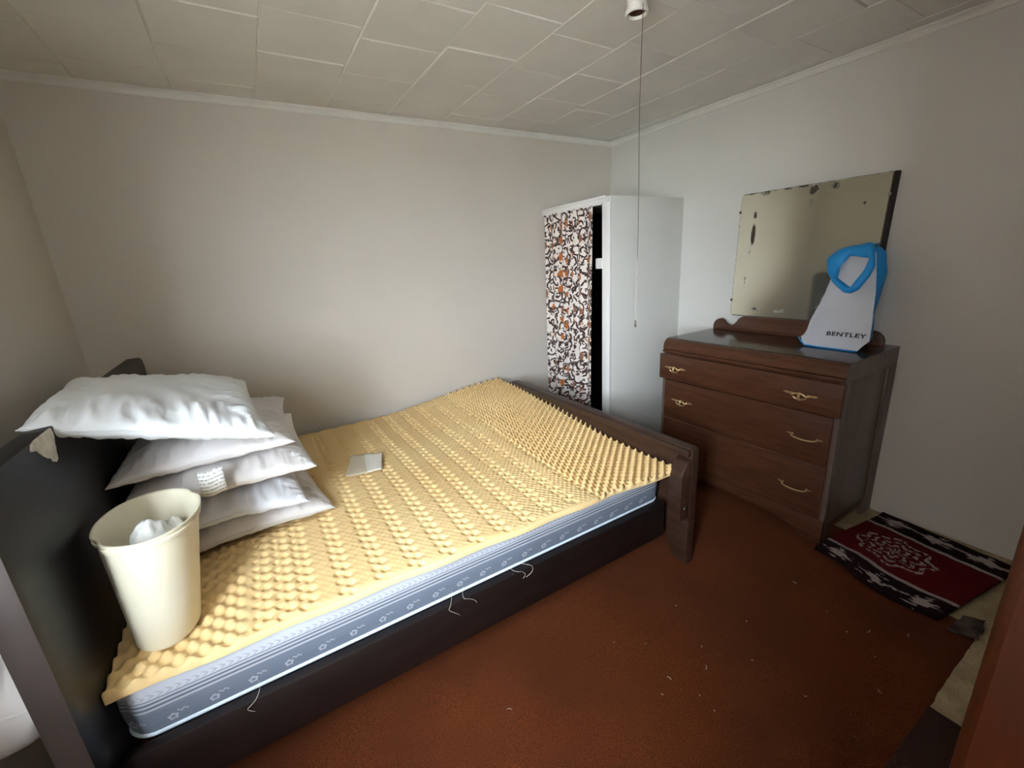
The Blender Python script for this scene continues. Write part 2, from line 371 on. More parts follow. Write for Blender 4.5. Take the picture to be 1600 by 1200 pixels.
def prism(name, poly, axis, a, b, mat, parent=None, bev=0., auto=35):
    """polygon in the plane normal to `axis`, extruded from a to b"""
    bm = bmesh.new()
    def P(p, t):
        if axis == 'x': return (t, p[0], p[1])
        if axis == 'y': return (p[0], t, p[1])
        return (p[0], p[1], t)
    A = [bm.verts.new(P(p, a)) for p in poly]; B = [bm.verts.new(P(p, b)) for p in poly]
    n = len(poly)
    bm.faces.new(A); bm.faces.new(B[::-1])
    for i in range(n): bm.faces.new((A[i], B[i], B[(i+1) % n], A[(i+1) % n]))
    bmesh.ops.recalc_face_normals(bm, faces=bm.faces)
    if bev:
        es = [e for e in bm.edges if len(e.link_faces) == 2 and e.calc_face_angle(0) > .6]
        bmesh.ops.bevel(bm, geom=es, offset=bev, segments=2, profile=.5, affect='EDGES')
    return bm_add(name, bm, mat, parent, auto)
def tube_data(pts, rad, n=8, closed=False):
    pts = [Vector(p) for p in pts]; V = []; F = []; m = len(pts)
    prev = None
    for i, p in enumerate(pts):
        if closed: t = (pts[(i+1) % m]-pts[i-1]).normalized()
        else: t = (pts[min(i+1, m-1)]-pts[max(i-1, 0)]).normalized()
        if prev is None:
            a = Vector((0, 0, 1)) if abs(t.z) < .9 else Vector((1, 0, 0))
            nrm = t.cross(a).normalized()
        else: nrm = (prev-t*prev.dot(t)).normalized()
        prev = nrm; bn = t.cross(nrm)
        r = rad[i] if hasattr(rad, '__len__') else rad
        for k in range(n):
            th = 2*math.pi*k/n; V.append(tuple(p+nrm*math.cos(th)*r+bn*math.sin(th)*r))
    for i in range(m if closed else m-1):
        j = (i+1) % m
        for k in range(n): F.append((i*n+k, i*n+(k+1) % n, j*n+(k+1) % n, j*n+k))
    if not closed: F += [tuple(range(n))[::-1], tuple(range((m-1)*n, m*n))]
    return V, F
def tube(name, pts, rad, mat, parent=None, n=8, closed=False):
    V, F = tube_data(pts, rad, n, closed); return add(name, V, F, mat, parent, smooth=True)
def lathe_data(prof, c, n=32):
    V = []; F = []
    for r, z in prof:
        for k in range(n):
            a = 2*math.pi*k/n; V.append((c[0]+r*math.cos(a), c[1]+r*math.sin(a), z))
    for i in range(len(prof)-1):
        for k in range(n): F.append((i*n+k, i*n+(k+1) % n, (i+1)*n+(k+1) % n, (i+1)*n+k))
    return V, F
def grid_faces(nu, nv, off=0):
    return [(off+i*nv+j, off+(i+1)*nv+j, off+(i+1)*nv+j+1, off+i*nv+j+1) for i in range(nu-1) for j in range(nv-1)]
def ss(t):
    t = np.clip(t, 0, 1); return t*t*(3-2*t)
def st(name, o, label, cat='wall'):
    o.name = name; return tagit(o, label, cat, kind='structure')

# ------------------------------------------------------------------ the room
HC = 2.305; XL = -3.45; YN = -3.36
T = .12
st('floor', box('floor', (XL-T, YN-2.0, -.06), (T, T, 0), M['vinyl'], bev=0), 'beige vinyl floor showing beyond the carpet edge', 'floor')
st('wall_back', box('wall_back', (XL-T, 0, 0), (T, T, HC+.1), M['wall'], bev=0), 'pale warm grey painted wall along the bed')
st('wall_right', box('wall_right', (0, YN-.14, 0), (T, 0, HC+.1), M['wall_right'], bev=0), 'pale grey painted wall behind the dresser')
# left wall with the window opening
def wall_pieces(name, label, pieces, mat):
    bm = bmesh.new()
    for lo, hi in pieces: bm_box(bm, lo, hi)
    o = bm_add(name, bm, mat, auto=None); return st(name, o, label)
w = WIN
wall_pieces('wall_left', 'shaded painted wall behind the headboard', [
    ((XL-T, w['y1'], 0), (XL, 0, HC+.1)), ((XL-T, YN-.14, 0), (XL, w['y0'], HC+.1)),
    ((XL-T, w['y0'], 0), (XL, w['y1'], w['z0'])), ((XL-T, w['y0'], w['z1']), (XL, w['y1'], HC+.1))], M['wall'])
DX0, DX1, DH = -1.56, -.82, 2.02
wall_pieces('wall_front', 'painted wall with the doorway', [
    ((XL, YN-.14, 0), (DX0-.02, YN, HC+.1)), ((DX1+.02, YN-.14, 0), (0, YN, HC+.1)), ((DX0-.02, YN-.14, DH+.02), (DX1+.02, YN, HC+.1))], M['wall'])
# door lining: jambs and head
d = empty('door_1', (DX0, YN, 0), 'orange varnished wooden door standing open at the right edge', 'door', kind='structure')
box('jamb', (DX1, YN-.15, 0), (DX1+.02, YN+.001, DH), M['jamb'], d, .004)
box('jamb', (DX0-.02, YN-.15, 0), (DX0, YN+.001, DH), M['jamb'], d, .004)
box('head', (DX0-.02, YN-.15, DH), (DX1+.02, YN+.001, DH+.02), M['jamb'], d, .004)
def door_leaf():
    # swung into the room on the hinges at the left jamb; free edge nearest the camera
    h = Vector((DX0-.005, YN+.012)); e = Vector((-1.90, -2.7605)); a = (e-h).normalized(); nrm = Vector((-a.y, a.x)); t = .036
    if nrm.x < 0: nrm = -nrm
    def quad(p, q, d0, d1): return [tuple(p+nrm*d0), tuple(q+nrm*d0), tuple(q+nrm*d1), tuple(p+nrm*d1)]
    lf = prism('leaf', quad(h, e, 0, t), 'z', .012, 2.0, M['jamb'], d, .003)
    for z in (.25, 1.75):
        prism('hinge', quad(h+a*.004, h+a*.03, -.003, -.0002), 'z', z, z+.09, M['steel'], lf)
    k = e-a*.07
    V, F = lathe_data([(0, 0), (.022, 0), (.022, .004), (.009, .008), (.009, .03), (.022, .038), (.026, .05), (.020, .062), (0, .066)], (0, 0), 20)
    V = [(k.x-nrm.x*(z+.0005)+a.x*x, k.y-nrm.y*(z+.0005)+a.y*x, 1.0+y) for x, y, z in V]
    add('knob', V, F, M['brass'], lf, smooth=True)
door_leaf()
# hallway beyond the door
wall_pieces('wall_hall', 'painted hallway wall beyond the doorway', [
    ((XL-T, YN-2.0, 0), (0, YN-1.9, HC+.1)), ((XL-T, YN-1.9, 0), (XL, YN-.14, HC+.1)), ((-.1, YN-1.9, 0), (0, YN-.14, HC+.1))], M['wall'])
# window
wd = empty('window_1', (XL-.06, (w['y0']+w['y1'])/2, w['z0']), 'white sash window in the left wall', 'window', kind='structure')
bm = bmesh.new()
for lo, hi in (((XL-.09, w['y0'], w['z0']), (XL-.03, w['y0']+.045, w['z1'])), ((XL-.09, w['y1']-.045, w['z0']), (XL-.03, w['y1'], w['z1'])),
               ((XL-.09, w['y0']+.045, w['z0']), (XL-.03, w['y1']-.045, w['z0']+.05)), ((XL-.09, w['y0']+.045, w['z1']-.05), (XL-.03, w['y1']-.045, w['z1'])),
               ((XL-.085, w['y0']+.045, 1.40), (XL-.035, w['y1']-.045, 1.44))):
    bm_box(bm, lo, hi, .003)
bm_add('window_frame', bm, M['white'], wd)
box('pane', (XL-.062, w['y0']+.045, w['z0']+.05), (XL-.058, w['y1']-.045, 1.40), M['glass'], wd, 0)
box('pane', (XL-.062, w['y0']+.045, 1.44), (XL-.058, w['y1']-.045, w['z1']-.05), M['glass'], wd, 0)
box('window_sill', (XL-.03, w['y0']-.03, w['z0']-.025), (XL+.04, w['y1']+.03, w['z0']), M['white'], wd, .004)
# ground outside
st('ground', box('ground', (-40, -40, -.7), (XL-T-.02, 40, -.6), simple('pale_gravel', (.72, .70, .66), .9, .05, 6, world=True), bev=0), 'pale gravel ground outside the window', 'ground')

st('unseen_shade_block', box('unseen_shade_block', (-11, -4.3, -.62), (-6.8, 14, 5.5), simple('shade_block_brown', (.33, .28, .25), .8, .05, 2, world=True), bev=0), 'unseen brown block added outside the window to shade the room', 'light blocker')  # unseen block added to keep window light off the near end of the room

# ceiling: backing board with a running bond of square fibre tiles
ce = st('ceiling', box('ceiling', (XL-T, YN-2.0, HC+.004), (T, T, HC+.1), M['ceil_back'], bev=0), 'white painted fibre tile ceiling with staggered joints', 'ceiling')
rng = random.Random(4)
TS = .343; TL = .3385
for i in range(-3, 10):
    xa = -2.845+TS*(i-1); xb = xa+TS
    xa_, xb_ = max(xa, XL), min(xb, 0)
    if xb_-xa_ < .03: continue
    ph = -.512 if i % 2 == 1 else -.585
    y = ph+TL*2
    while y > YN-.02:
        ya, yb = max(y-TL, YN), min(y, 0); y -= TL
        if yb-ya < .02: continue
        g = .0012; dz = rng.uniform(-.0018, .0018); bv = .004
        tx = rng.uniform(-.0012, .0012); ty = rng.uniform(-.0012, .0012)
        lo = (xa_+g*rng.uniform(.5, 1.5), ya+g*.8); hi = (xb_-g*rng.uniform(.5, 1.6), yb-g*.8)
        V = []
        for zz, ins in ((HC+.006, 0), (HC+bv+dz, 0), (HC+dz, bv)):
            for sx, sy in ((0, 0), (1, 0), (1, 1), (0, 1)):
                px = hi[0]-ins if sx else lo[0]+ins; py = hi[1]-ins if sy else lo[1]+ins
                zt = zz if ins == 0 and zz > HC+.005 else zz+(tx if sx else -tx)+(ty if sy else -ty)
                V.append((px, py, zt))
        F = [(8, 11, 10, 9)]
        for a in (0, 4):
            for k in range(4): F.append((a+k, a+4+k, a+4+(k+1) % 4, a+(k+1) % 4))
        add('ceiling_tile', V, F, M['ceil'], ce)
# crown moulding: cove with a bead on top
def crown(nm, prof_dir, p0, p1, label):
    prof = [(0, .0), (.006, .0), (.010, .006), (.011, .014), (.016, .020), (.018, .023), (.024, .024), (.028, .028), (.028, .033), (.026, .0348), (0, .0348)]
    poly = prof
    V = []; F = []
    for t in (p0, p1):
        for a, z in poly:
            if prof_dir == 'back': V.append((t, -a, 2.27+z))
            elif prof_dir == 'right': V.append((-a, t, 2.27+z))
            else: V.append((XL+a, t, 2.27+z))
    n = len(poly)
    F = [tuple(range(n)), tuple(range(n, 2*n))[::-1]]+[(i, (i+1) % n, n+(i+1) % n, n+i) for i in range(n)]
    bm = bmesh.new(); vs = [bm.verts.new(v) for v in V]
    for f in F: bm.faces.new([vs[k] for k in f])
    o = bm_add(nm, bm, M['crown'], auto=30); return st(nm, o, label, 'trim')
crown('trim_1', 'back', XL, 0, 'white crown moulding along the wall beside the bed')
crown('trim_2', 'right', YN, -.0, 'white crown moulding above the dresser wall')
crown('trim_3', 'left', YN, -.0, 'white crown moulding above the headboard wall')

# ------------------------------------------------------------------ carpet
def carpet():
    nx, ny = 150, 130
    xs = np.linspace(XL+.005, -.60, nx); ys = np.linspace(-.01, -2.60, ny)
    V = []
    for i, x0 in enumerate(xs):
        for j, y in enumerate(ys):
            xe = -.62+.30*float(ss((y+2.20)/.08)); x = XL+.005+(x0-XL-.005)*(xe-XL-.005)/(-.60-XL-.005)
            z = .008+.0022*noise.noise((x*5, y*5, 0))+.001*noise.noise((x*17, y*17, 3))
            e = .005*noise.noise((x*6, 9.1, y*6))+.004*noise.noise((x*25, 2.1, y*25))
            xx = x+(e if i == nx-1 else 0); yy = y+(e if j == ny-1 else 0)
            if i == nx-1 or j == ny-1: z = .0005
            V.append((xx, yy, z))
    F = grid_faces(nx, ny)
    F = [f[::-1] for f in F]
    o = add('carpet', V, F, M['carpet'], smooth=True)
    tagit(o, 'rust brown carpet laid over most of the bedroom floor', 'carpet')
    bm = bmesh.new()
    nx, ny = 60, 16
    xs = np.linspace(XL+.02, -1.13, nx); ys = np.linspace(-2.575, -3.34, ny)
    V = [(x+(.01*noise.noise((3, y*30, 1)) if i == nx-1 else 0), y, (.0042+.001*noise.noise((x*9, y*9, 5))) if 0 < j < ny-1 and i < nx-1 else .0005) for i, x in enumerate(xs) for j, y in enumerate(ys)]
    o = add('carpet_offcut', V, [f[::-1] for f in grid_faces(nx, ny)], simple('dark_brown_carpet', (.20, .075, .03), .95, .1, 4, .5, 200, world=True), smooth=True)
    tagit(o, 'dark brown strip of carpet at the doorway beside the door frame', 'carpet')
carpet()

# ------------------------------------------------------------------ closet in the corner
CX, CY, CH = -.696, -.716, 1.79
cl = empty('closet', (CX/2, CY/2, 0), 'white painted corner closet with an open curtained front', 'closet')
box('side_panel', (CX+.012, CY, 0), (-.001, CY+.018, CH), M['panel'], cl, .002)
box('stile', (CX-.006, CY-.002, 0), (CX+.012, CY+.068, CH-.004), M['white'], cl, .003)
box('top_panel', (CX-.002, CY+.018, CH-.018), (-.001, -.001, CH), M['panel'], cl, .002)
box('header_rail', (CX-.010, CY+.070, CH-.046), (CX+.010, -.001, CH-.006), M['white'], cl, .003)
box('header_lip', (CX-.016, CY+.03, CH-.010), (CX-.004, -.002, CH+.004), M['white'], cl, .002)
box('catch', (CX-.012, CY+.060, 1.352), (CX+.006, CY+.125, 1.42), M['white'], cl, .006, 3)
box('bracket', (CX-.014, CY+.006, CH-.036), (CX-.007, CY+.10, CH-.012), M['white'], cl, .002)
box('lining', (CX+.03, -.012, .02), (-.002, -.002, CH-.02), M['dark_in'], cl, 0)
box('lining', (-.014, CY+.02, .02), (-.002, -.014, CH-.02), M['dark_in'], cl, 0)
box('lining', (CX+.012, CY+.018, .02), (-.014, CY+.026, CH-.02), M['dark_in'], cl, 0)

def curtain():
    nu, nv = 150, 60
    y0, y1 = -.012, -.572; ztop, zbot = 1.748, .22
    V = []; U = []
    arc = 0; prev = None
    for i in range(nu):
        s = i/(nu-1)
        row = []
        for j in range(nv):
            t = j/(nv-1)
            amp = .010+.016*t
            ph = 2*math.pi*(s*7+.35*math.sin(s*9+1))
            x = CX-.006+amp*math.sin(ph)+.006*math.sin(ph*2.3+t*2)*t
            y = y0+(y1-y0)*(s*(1-.03*t))+.006*math.cos(ph)*t
            z = ztop+(zbot-ztop)*t+.01*math.sin(s*12)*t*(t > .9)
            row.append((x, y, z))
        if prev: arc += math.hypot(row[nv//2][0]-prev[0], row[nv//2][1]-prev[1])
        prev = row[nv//2]
        for j in range(nv):
            V.append(row[j]); U.append((arc, row[j][2]))
    o = add('closet_curtain', V, grid_faces(nu, nv), M['curtain'], smooth=True, uvs=U)
    sol = o.modifiers.new('thick', 'SOLIDIFY'); sol.thickness = .0015
    tagit(o, 'gathered cream curtain with brown scrolls and orange flowers over the closet', 'curtain')
curtain()

# ------------------------------------------------------------------ bed
BY0, BY1 = -.19, -1.748
bed = empty('bed', (-2.2, -.97, 0), 'dark brown wooden bed with tall headboard and low footboard', 'bed')
# headboard
hb_poly = [(BY1, 0), (BY1, 1.085), (BY1+.012, 1.10), (BY0-.05, 1.10), (BY0-.012, 1.085), (BY0, 1.05), (BY0, 0), (BY0-.09, 0), (BY0-.09, .22), (BY1+.09, .22), (BY1+.09, 0)]
es_ = box('edge_strip', (-3.253, BY1-.003, .0), (-3.201, BY1-.0005, 1.083), simple('edge_strip_wood', (.27, .225, .205), .5, .1, 6, .05, 60), bed, .001); es_['label'] = 'lighter greyish strip on the near edge of the headboard'  # strip on the near end, lighter and greyer than the headboard
hb = prism('headboard', hb_poly, 'x', -3.252, -3.202, M['headwood'], bed, .004)
def patch():
    # peeled pale patch near the top edge of the headboard
    c = (-1.425, 1.062); V = [(-3.2005, c[0], c[1])]; n = 40
    base = [(.062, .048), (.03, .052), (-.03, .046), (-.085, .04), (-.098, .028), (-.06, .012), (-.035, -.012), (-.005, -.03), (.018, -.05), (.04, -.045), (.05, -.012), (.068, .022)]
    pts = []
    m = len(base)
    for k in range(n):
        f = k*m/n; i = int(f); t = f-i
        a, b = base[i % m], base[(i+1) % m]
        jit = .006*noise.noise((k*.9, 3, 1))
        pts.append((a[0]*(1-t)+b[0]*t+jit, a[1]*(1-t)+b[1]*t+jit))
    for k, (a, b) in enumerate(pts): V.append((-3.2005, c[0]+a*.85, min(1.099, c[1]+b*.85)))
    F = [(0, 1+(k+1) % n, 1+k) for k in range(n)]
    for k in range(n): V.append((-3.2045, V[1+k][1], V[1+k][2]))
    F += [(1+k, 1+(k+1) % n, 1+n+(k+1) % n, 1+n+k) for k in range(n)]
    o = add('peeled_patch', V, F, simple('bare_pale_wood', (.86, .84, .79), .8, .1, 30, .4, 60), hb)
    o['label'] = 'whitish peeled patch near the top edge'
patch()
# footboard: board, legs and cleats
def fb():
    y0, y1 = BY0-.02, BY1
    foot = prism('footboard', [(y1, .235), (y1, .585), (y1+.008, .598), (y0-.03, .598), (y0, .57), (y0, .235)], 'x', -1.197, -1.148, M['bedwood'], bed, .005)
    for s, yy in ((1, y1), (-1, y0)):
        prism('leg', [(yy, 0), (yy, .2345), (yy+s*.20, .2345), (yy+s*.15, .15), (yy+s*.10, .06), (yy+s*.075, 0)], 'x', -1.197, -1.15, M['bedwood'], bed, .003)
        prism('post', [(-1.258, .26), (-1.258, .475), (-1.25, .50), (-1.224, .535), (-1.1975, .55), (-1.1975, .26)], 'y', yy, yy+s*.07, M['bedwood'], bed, .003)
    # bolt on the near post
    V, F = lathe_data([(0, 0), (.010, 0), (.011, .003), (.009, .006), (0, .007)], (0, 0), 16)
    V = [(-1.228+x, BY1-.0005-z, .318+y) for x, y, z in V]
    bl = add('bolt', V, F, M['steel'], bed, smooth=True); bl['label'] = 'shiny bolt head'
    box('top_rail', (-1.218, y1+.005, .562), (-1.1972, y0-.03, .592), M['bedwood'], bed, .003)
fb()
box('side_rail', (-3.202, -1.668, .150), (-1.262, -1.636, .322), M['railwood'], bed, .004)
box('side_rail', (-3.202, -.245, .150), (-1.262, -.215, .318), M['railwood'], bed, .004)
box('cleat', (-3.19, -1.636, .20), (-1.28, -1.606, .235), M['railwood'], bed, .002)
box('cleat', (-3.19, -.275, .20), (-1.28, -.245, .235), M['railwood'], bed, .002)
for k in range(7):
    x = -3.10+k*.30
    box('slat', (x-.04, -1.63, .236), (x+.04, -.25, .254), M['railwood'], bed, .002)

# box spring / mattress
def rounded_loop(x0, x1, y0, y1, r, n=8):
    out = []
    for cx, cy, a0 in ((x1-r, y1-r, 0), (x0+r, y1-r, 90), (x0+r, y0+r, 180), (x1-r, y0+r, 270)):
        for k in range(n+1):
            a = math.radians(a0+90*k/n); out.append((cx+r*math.cos(a), cy+r*math.sin(a)))
    return out
def dens(loop, step=.03):
    out = []; n = len(loop)
    for i in range(n):
        a, b = Vector(loop[i]), Vector(loop[(i+1) % n]); m = max(1, int((b-a).length/step))
        for k in range(m): out.append(tuple(a.lerp(b, k/m)))
    return out
MX0, MX1, MY0, MY1, MZ0, MZ1 = -3.198, -1.222, -1.612, -.08, .312, .466
def mlift(x, y):
    return .085*float(ss((x+2.15)/.95))*float(ss((y+1.25)/1.1))+.0*x
def mattress():
    me = empty('mattress', ((MX0+MX1)/2, (MY0+MY1)/2, .255), 'blue grey striped mattress with small flowers on the dark bed frame', 'mattress')
    loop = dens(rounded_loop(MX0, MX1, MY0, MY1, .07)); n = len(loop)
    per = [0]
    for i in range(n): per.append(per[-1]+math.dist(loop[i], loop[(i+1) % n]))
    V = []; U = []; rows = 12
    for j in range(rows+1):
        t = j/rows
        bul = .012*math.sin(math.pi*t)
        for i in range(n+1):
            x, y = loop[i % n]
            cx, cy = (MX0+MX1)/2, (MY0+MY1)/2
            dx = bul*(1 if x > MX1-.02 else -1 if x < MX0+.02 else 0); dy = bul*(1 if y > MY1-.02 else -1 if y < MY0+.02 else 0)
            z = MZ0+(MZ1-MZ0)*t+mlift(x, y)*t-.006*math.sin(i*.11)*(1-t)*.3
            V.append((x+dx*.8, y+dy, z)); U.append((per[i], t))
    F = [(j*(n+1)+i, j*(n+1)+i+1, (j+1)*(n+1)+i+1, (j+1)*(n+1)+i) for j in range(rows) for i in range(n)]
    b = add('border', V, F, M['ticking'], me, smooth=True, uvs=U)
    # top and bottom panels
    bm = bmesh.new(); prev = [bm.verts.new((x, y, MZ1+mlift(x, y))) for x, y in loop]
    for q in (.9, .75, .6, .45, .3, .15, 0):
        mx, my = (MX0+MX1)/2, (MY0+MY1)/2
        cur = [bm.verts.new((mx+(x-mx)*q, my+(y-my)*q, MZ1+mlift(mx+(x-mx)*q, my+(y-my)*q)-.006)) for x, y in loop] if q else [bm.verts.new((mx, my, MZ1-.006+mlift(mx, my)))]*n
        for i in range(n): bm.faces.new((prev[i], prev[(i+1) % n], cur[(i+1) % n], cur[i]) if q else (prev[i], prev[(i+1) % n], cur[0]))
        prev = cur
    bm_add('top_panel', bm, M['piping'], me, None)
    bm = bmesh.new(); vs = [bm.verts.new((x, y, MZ0-.056)) for x, y in dens(rounded_loop(MX0+.02, MX1-.02, MY0+.03, MY1-.03, .06))]
    w2 = [bm.verts.new((v.co.x, v.co.y, MZ0)) for v in vs]
    for i in range(len(vs)): bm.faces.new((vs[i], vs[(i+1) % len(vs)], w2[(i+1) % len(vs)], w2[i]))
    bm.faces.new(vs); bm.faces.new(w2)
    bm_add('base', bm, simple('dark_underside', (.16, .15, .16), .9), me, None)
    for z, r, nm in ((MZ0, .0065, 'lower_piping'), (MZ1, .005, 'upper_piping')):
        tube(nm, [(x, y, z+(mlift(x, y) if z == MZ1 else 0)) for x, y in loop], r, M['piping'], me, 8, True)
    # loose threads hanging from the lower piping
    for x, L, sd in ((-2.92, .035, 1), (-2.33, .05, 2), (-2.27, .03, 3), (-2.06, .025, 4), (-2.02, .03, 5)):
        pts = []
        for k in range(14):
            t = k/13
            pts.append((x+.02*math.sin(t*5+sd)+.01*t*math.sin(sd*7), MY0-.012-.049*min(1, t*3), MZ0+.022-(L+.012)*max(0, t-.3)/.7+.004*math.sin(t*8+sd)))
        tube('loose_thread', pts, .00065, M['thread'], me, 5)
mattress()

def foam():
    step = .0043
    nu, nv = int(2.02/step), int(1.6/step)
    u = np.linspace(0, 1, nu)[:, None]; v = np.linspace(0, 1, nv)[None, :]
    # outline: head edge -> foot edge (u), far edge -> near edge (v)
    xh = -3.199-.0*v; xf = -1.205+.0*v-.006*np.sin(v*9)
    yfar = -.055-.035*(1-u)**2+0*v; ynear = -1.628-.028*ss(u*1.4)-.035*ss((u-.8)/.2)+.004*np.sin(u*40)+0*v
    X = xh+(xf-xh)*u; Y = yfar+(ynear-yfar)*v
    X, Y = np.broadcast_arrays(X+0*v, Y+0*u)
    lift = .085*ss((X+2.15)/.95)*ss((Y+1.25)/1.1)
    base = .474+lift+.004*np.sin(X*3.1+Y*2)+.003*np.sin(Y*5.3)
    two = 2*np.pi
    # foot: pointed egg crate
    e = np.cos(two*X/.050)*np.cos(two*Y/.042)
    h_foot = .006+.032*np.clip((e+1)/2, 0, 1)**2.2
    # middle: low waffle with staggered double rows of dents
    fine = np.cos(two*X/.024)*np.cos(two*Y/.030)
    famp = .0008+.0026*ss((X+2.1)/.4)
    h_mid = .024+famp*fine
    rows = [-1.66-.108*k for k in range(11)]+[-2.80, -2.86]
    for k, xr in enumerate(rows):
        for s in (-1, 1):
            g = np.exp(-((X-(xr+s*.0135+.004*np.sin(Y*4)))/.0085)**2)
            d = (.5+.5*np.cos(two*Y/.046+(0 if s < 0 else np.pi)))**2.4
            h_mid = h_mid-.017*g*d
        # ridge next to the dents stands a little proud
        h_mid = h_mid+.0015*np.exp(-((X-xr)/.035)**2)*np.cos(two*Y/.046)
    # head: rounder, broader bumps
    h_head = .014+.017*np.clip((np.cos(two*X/.056)*np.cos(two*Y/.056)+1)/2, 0, 1)**1.1
    wf = ss((X+1.66)/.03+.5); wh = 1-ss((X+2.90)/.06+.5)
    H = h_mid*(1-wf)*(1-wh)+h_foot*wf+h_head*wh
    # compress under the pillows and the bin, soften at the far side
    press = ss(((X+3.2)*-1+.62)/.06)*ss((Y+1.14)/.06)*ss((-.45-Y)/.06)
    H = H*(1-.55*press)
    rimw = ss((v*(nv-1)*step-(nv-1)*step+.016)/.012)*(1-wf)*(1-wh)
    H = H*(1-rimw)+.020*rimw
    Z = base+H
    # the rim rolls down at the near edge and the foot
    V = np.stack([X, Y, Z], -1).reshape(-1, 3)
    bot = np.stack([X, Y, base-.004], -1)
    idx = np.arange(nu*nv).reshape(nu, nv)
    F = np.stack([idx[:-1, :-1], idx[:-1, 1:], idx[1:, 1:], idx[1:, :-1]], -1).reshape(-1, 4)
    # skirt around the rim
    rim = np.concatenate([idx[:, 0], idx[-1, 1:], idx[-2::-1, -1], idx[0, -2:0:-1]])
    rb = bot.reshape(-1, 3)[rim]; n0 = len(V); V = np.concatenate([V, rb]); m = len(rim)
    k = np.arange(m); k2 = (k+1) % m
    F2 = np.stack([rim[k], rim[k2], n0+k2, n0+k], -1)
    faces = np.concatenate([F, F2]).tolist()
    # underside: a coarse grid that follows the sag
    iu = np.unique(np.r_[0:nu:12, nu-1]); iv = np.unique(np.r_[0:nv:12, nv-1])
    n1 = len(V); V = np.concatenate([V, bot[np.ix_(iu, iv)].reshape(-1, 3)])
    faces += [list(f) for f in grid_faces(len(iu), len(iv), n1)]
    o = add('foam_topper', V, faces, M['foam'], smooth=True)
    tagit(o, 'yellow egg crate foam topper covering the mattress', 'foam topper')
foam()

# ------------------------------------------------------------------ pillows
def pillow(name, label, c, w, l, h, mat, seed, dz=(0, 0, 0, 0), rot=0., droop=.0, wr=.008, ears=.035, flat=.45, group='bed pillows stacked at the headboard'):
    """w along x, l along y; dz lifts the corners (-x-y, +x-y, +x+y, -x+y)"""
    n, m = 64, 72
    cr, sr = math.cos(rot), math.sin(rot)
    def surf(a, b, top):
        # a, b in [-1, 1]
        ra = (1-abs(a)**2.6); rb = (1-abs(b)**2.6)
        t = max(0, ra*rb)**.42
        x = a*w/2*(1-ears*2*(1-b*b)*abs(a)**2); y = b*l/2*(1-ears*1.6*(1-a*a)*abs(b)**2)
        e = max(abs(a), abs(b))
        k = 2.2*(e**3)*(1-e**6)
        ang = math.atan2(b, a)
        # gathers running in from the seam
        q = b*l if abs(a) > abs(b) else a*w
        gat = 1.0*noise.noise((q*26+noise.noise((q*6, seed, e*4)), seed*3.1, e*1.6))+.7*noise.noise((q*58, seed*1.7, e*3))
        fold = noise.noise((x*5.5+seed, y*5.5, .3))*.6+noise.noise((x*13+seed, y*11, 1.7))*.45-.5*abs(noise.noise((x*9-seed, y*7, 4.7)))
        zt = h*t*((1-flat) if top else -flat)
        zt += (wr*gat*k*1.3*(1 if b < .3 else .35)+.02*h/.13*fold*t*.9)*(1 if top else -.3)
        bz = (dz[0]*(1-a)*(1-b)+dz[1]*(1+a)*(1-b)+dz[2]*(1+a)*(1+b)+dz[3]*(1-a)*(1+b))/4
        edge = .006*noise.noise((q*9, seed, 5))
        z = c[2]+zt+bz-droop*(a*a*.5+b*b*.5)+edge*e**4
        return (c[0]+x*cr-y*sr, c[1]+x*sr+y*cr, z)
    def warp(i, k): # denser towards the seam
        s = -1+2*i/(k-1); return math.copysign(1-(1-abs(s))**1.25, s)
    V = []
    for top in (1, 0):
        for i in range(n):
            for j in range(m): V.append(surf(warp(i, n), warp(j, m), top))
    F = [f for f in grid_faces(n, m)]+[f[::-1] for f in grid_faces(n, m, n*m)]
    bm = bmesh.new(); vs = [bm.verts.new(v) for v in V]
    for f in F: bm.faces.new([vs[k] for k in f])
    bmesh.ops.remove_doubles(bm, verts=bm.verts, dist=.0004)
    bmesh.ops.recalc_face_normals(bm, faces=bm.faces)
    bm.verts.index_update()
    vv = [tuple(x.co) for x in bm.verts]; ff = [[q.index for q in x.verts] for x in bm.faces]; bm.free()
    root = empty(name, (c[0], c[1], c[2]-h*flat), label, 'pillow', group)
    add('cover', vv, ff, mat, root, smooth=True)
    ring = [surf(warp(i, n), -1, 1) for i in range(n)]+[surf(1, warp(j, m), 1) for j in range(1, m)]+[surf(warp(i, n), 1, 1) for i in range(n-2, -1, -1)]+[surf(-1, warp(j, m), 1) for j in range(m-2, 0, -1)]
    tube('seam', ring, .0022, mat, root, 6, True)
    return root
pillow('pillow', 'greyish white pillow at the bottom of the stack, resting on foam', (-2.905, -.80, .568), .57, .74, .135, M['pillow_g'], 1.3, (.0, -.012, -.01, 0), .10, .028, .010)
pillow('pillow', 'bluish white pillow second from the bottom of the stack', (-2.935, -.86, .672), .50, .70, .125, M['pillow_b'], 2.7, (.0, -.03, -.01, 0), .04, .025, .013)
p3 = pillow('pillow', 'pinkish white pillow with printed care label in mid stack', (-2.915, -.86, .775), .56, .70, .115, M['pillow_p'], 4.1, (-.01, -.015, 0, 0), .03, .012, .012)
pillow('pillow', 'plain white pillow second from the top of the stack', (-2.93, -.86, .872), .52, .66, .115, M['pillow_p'], 5.9, (-.015, .0, 0, 0), -.02, .015, .012)
pillow('pillow', 'bright white pillow on top of stack with corner over headboard', (-3.03, -1.005, 1.010), .53, .68, .135, M['pillow_w'], 7.3, (.095, -.075, -.02, .075), .10, .0, .021, .03)
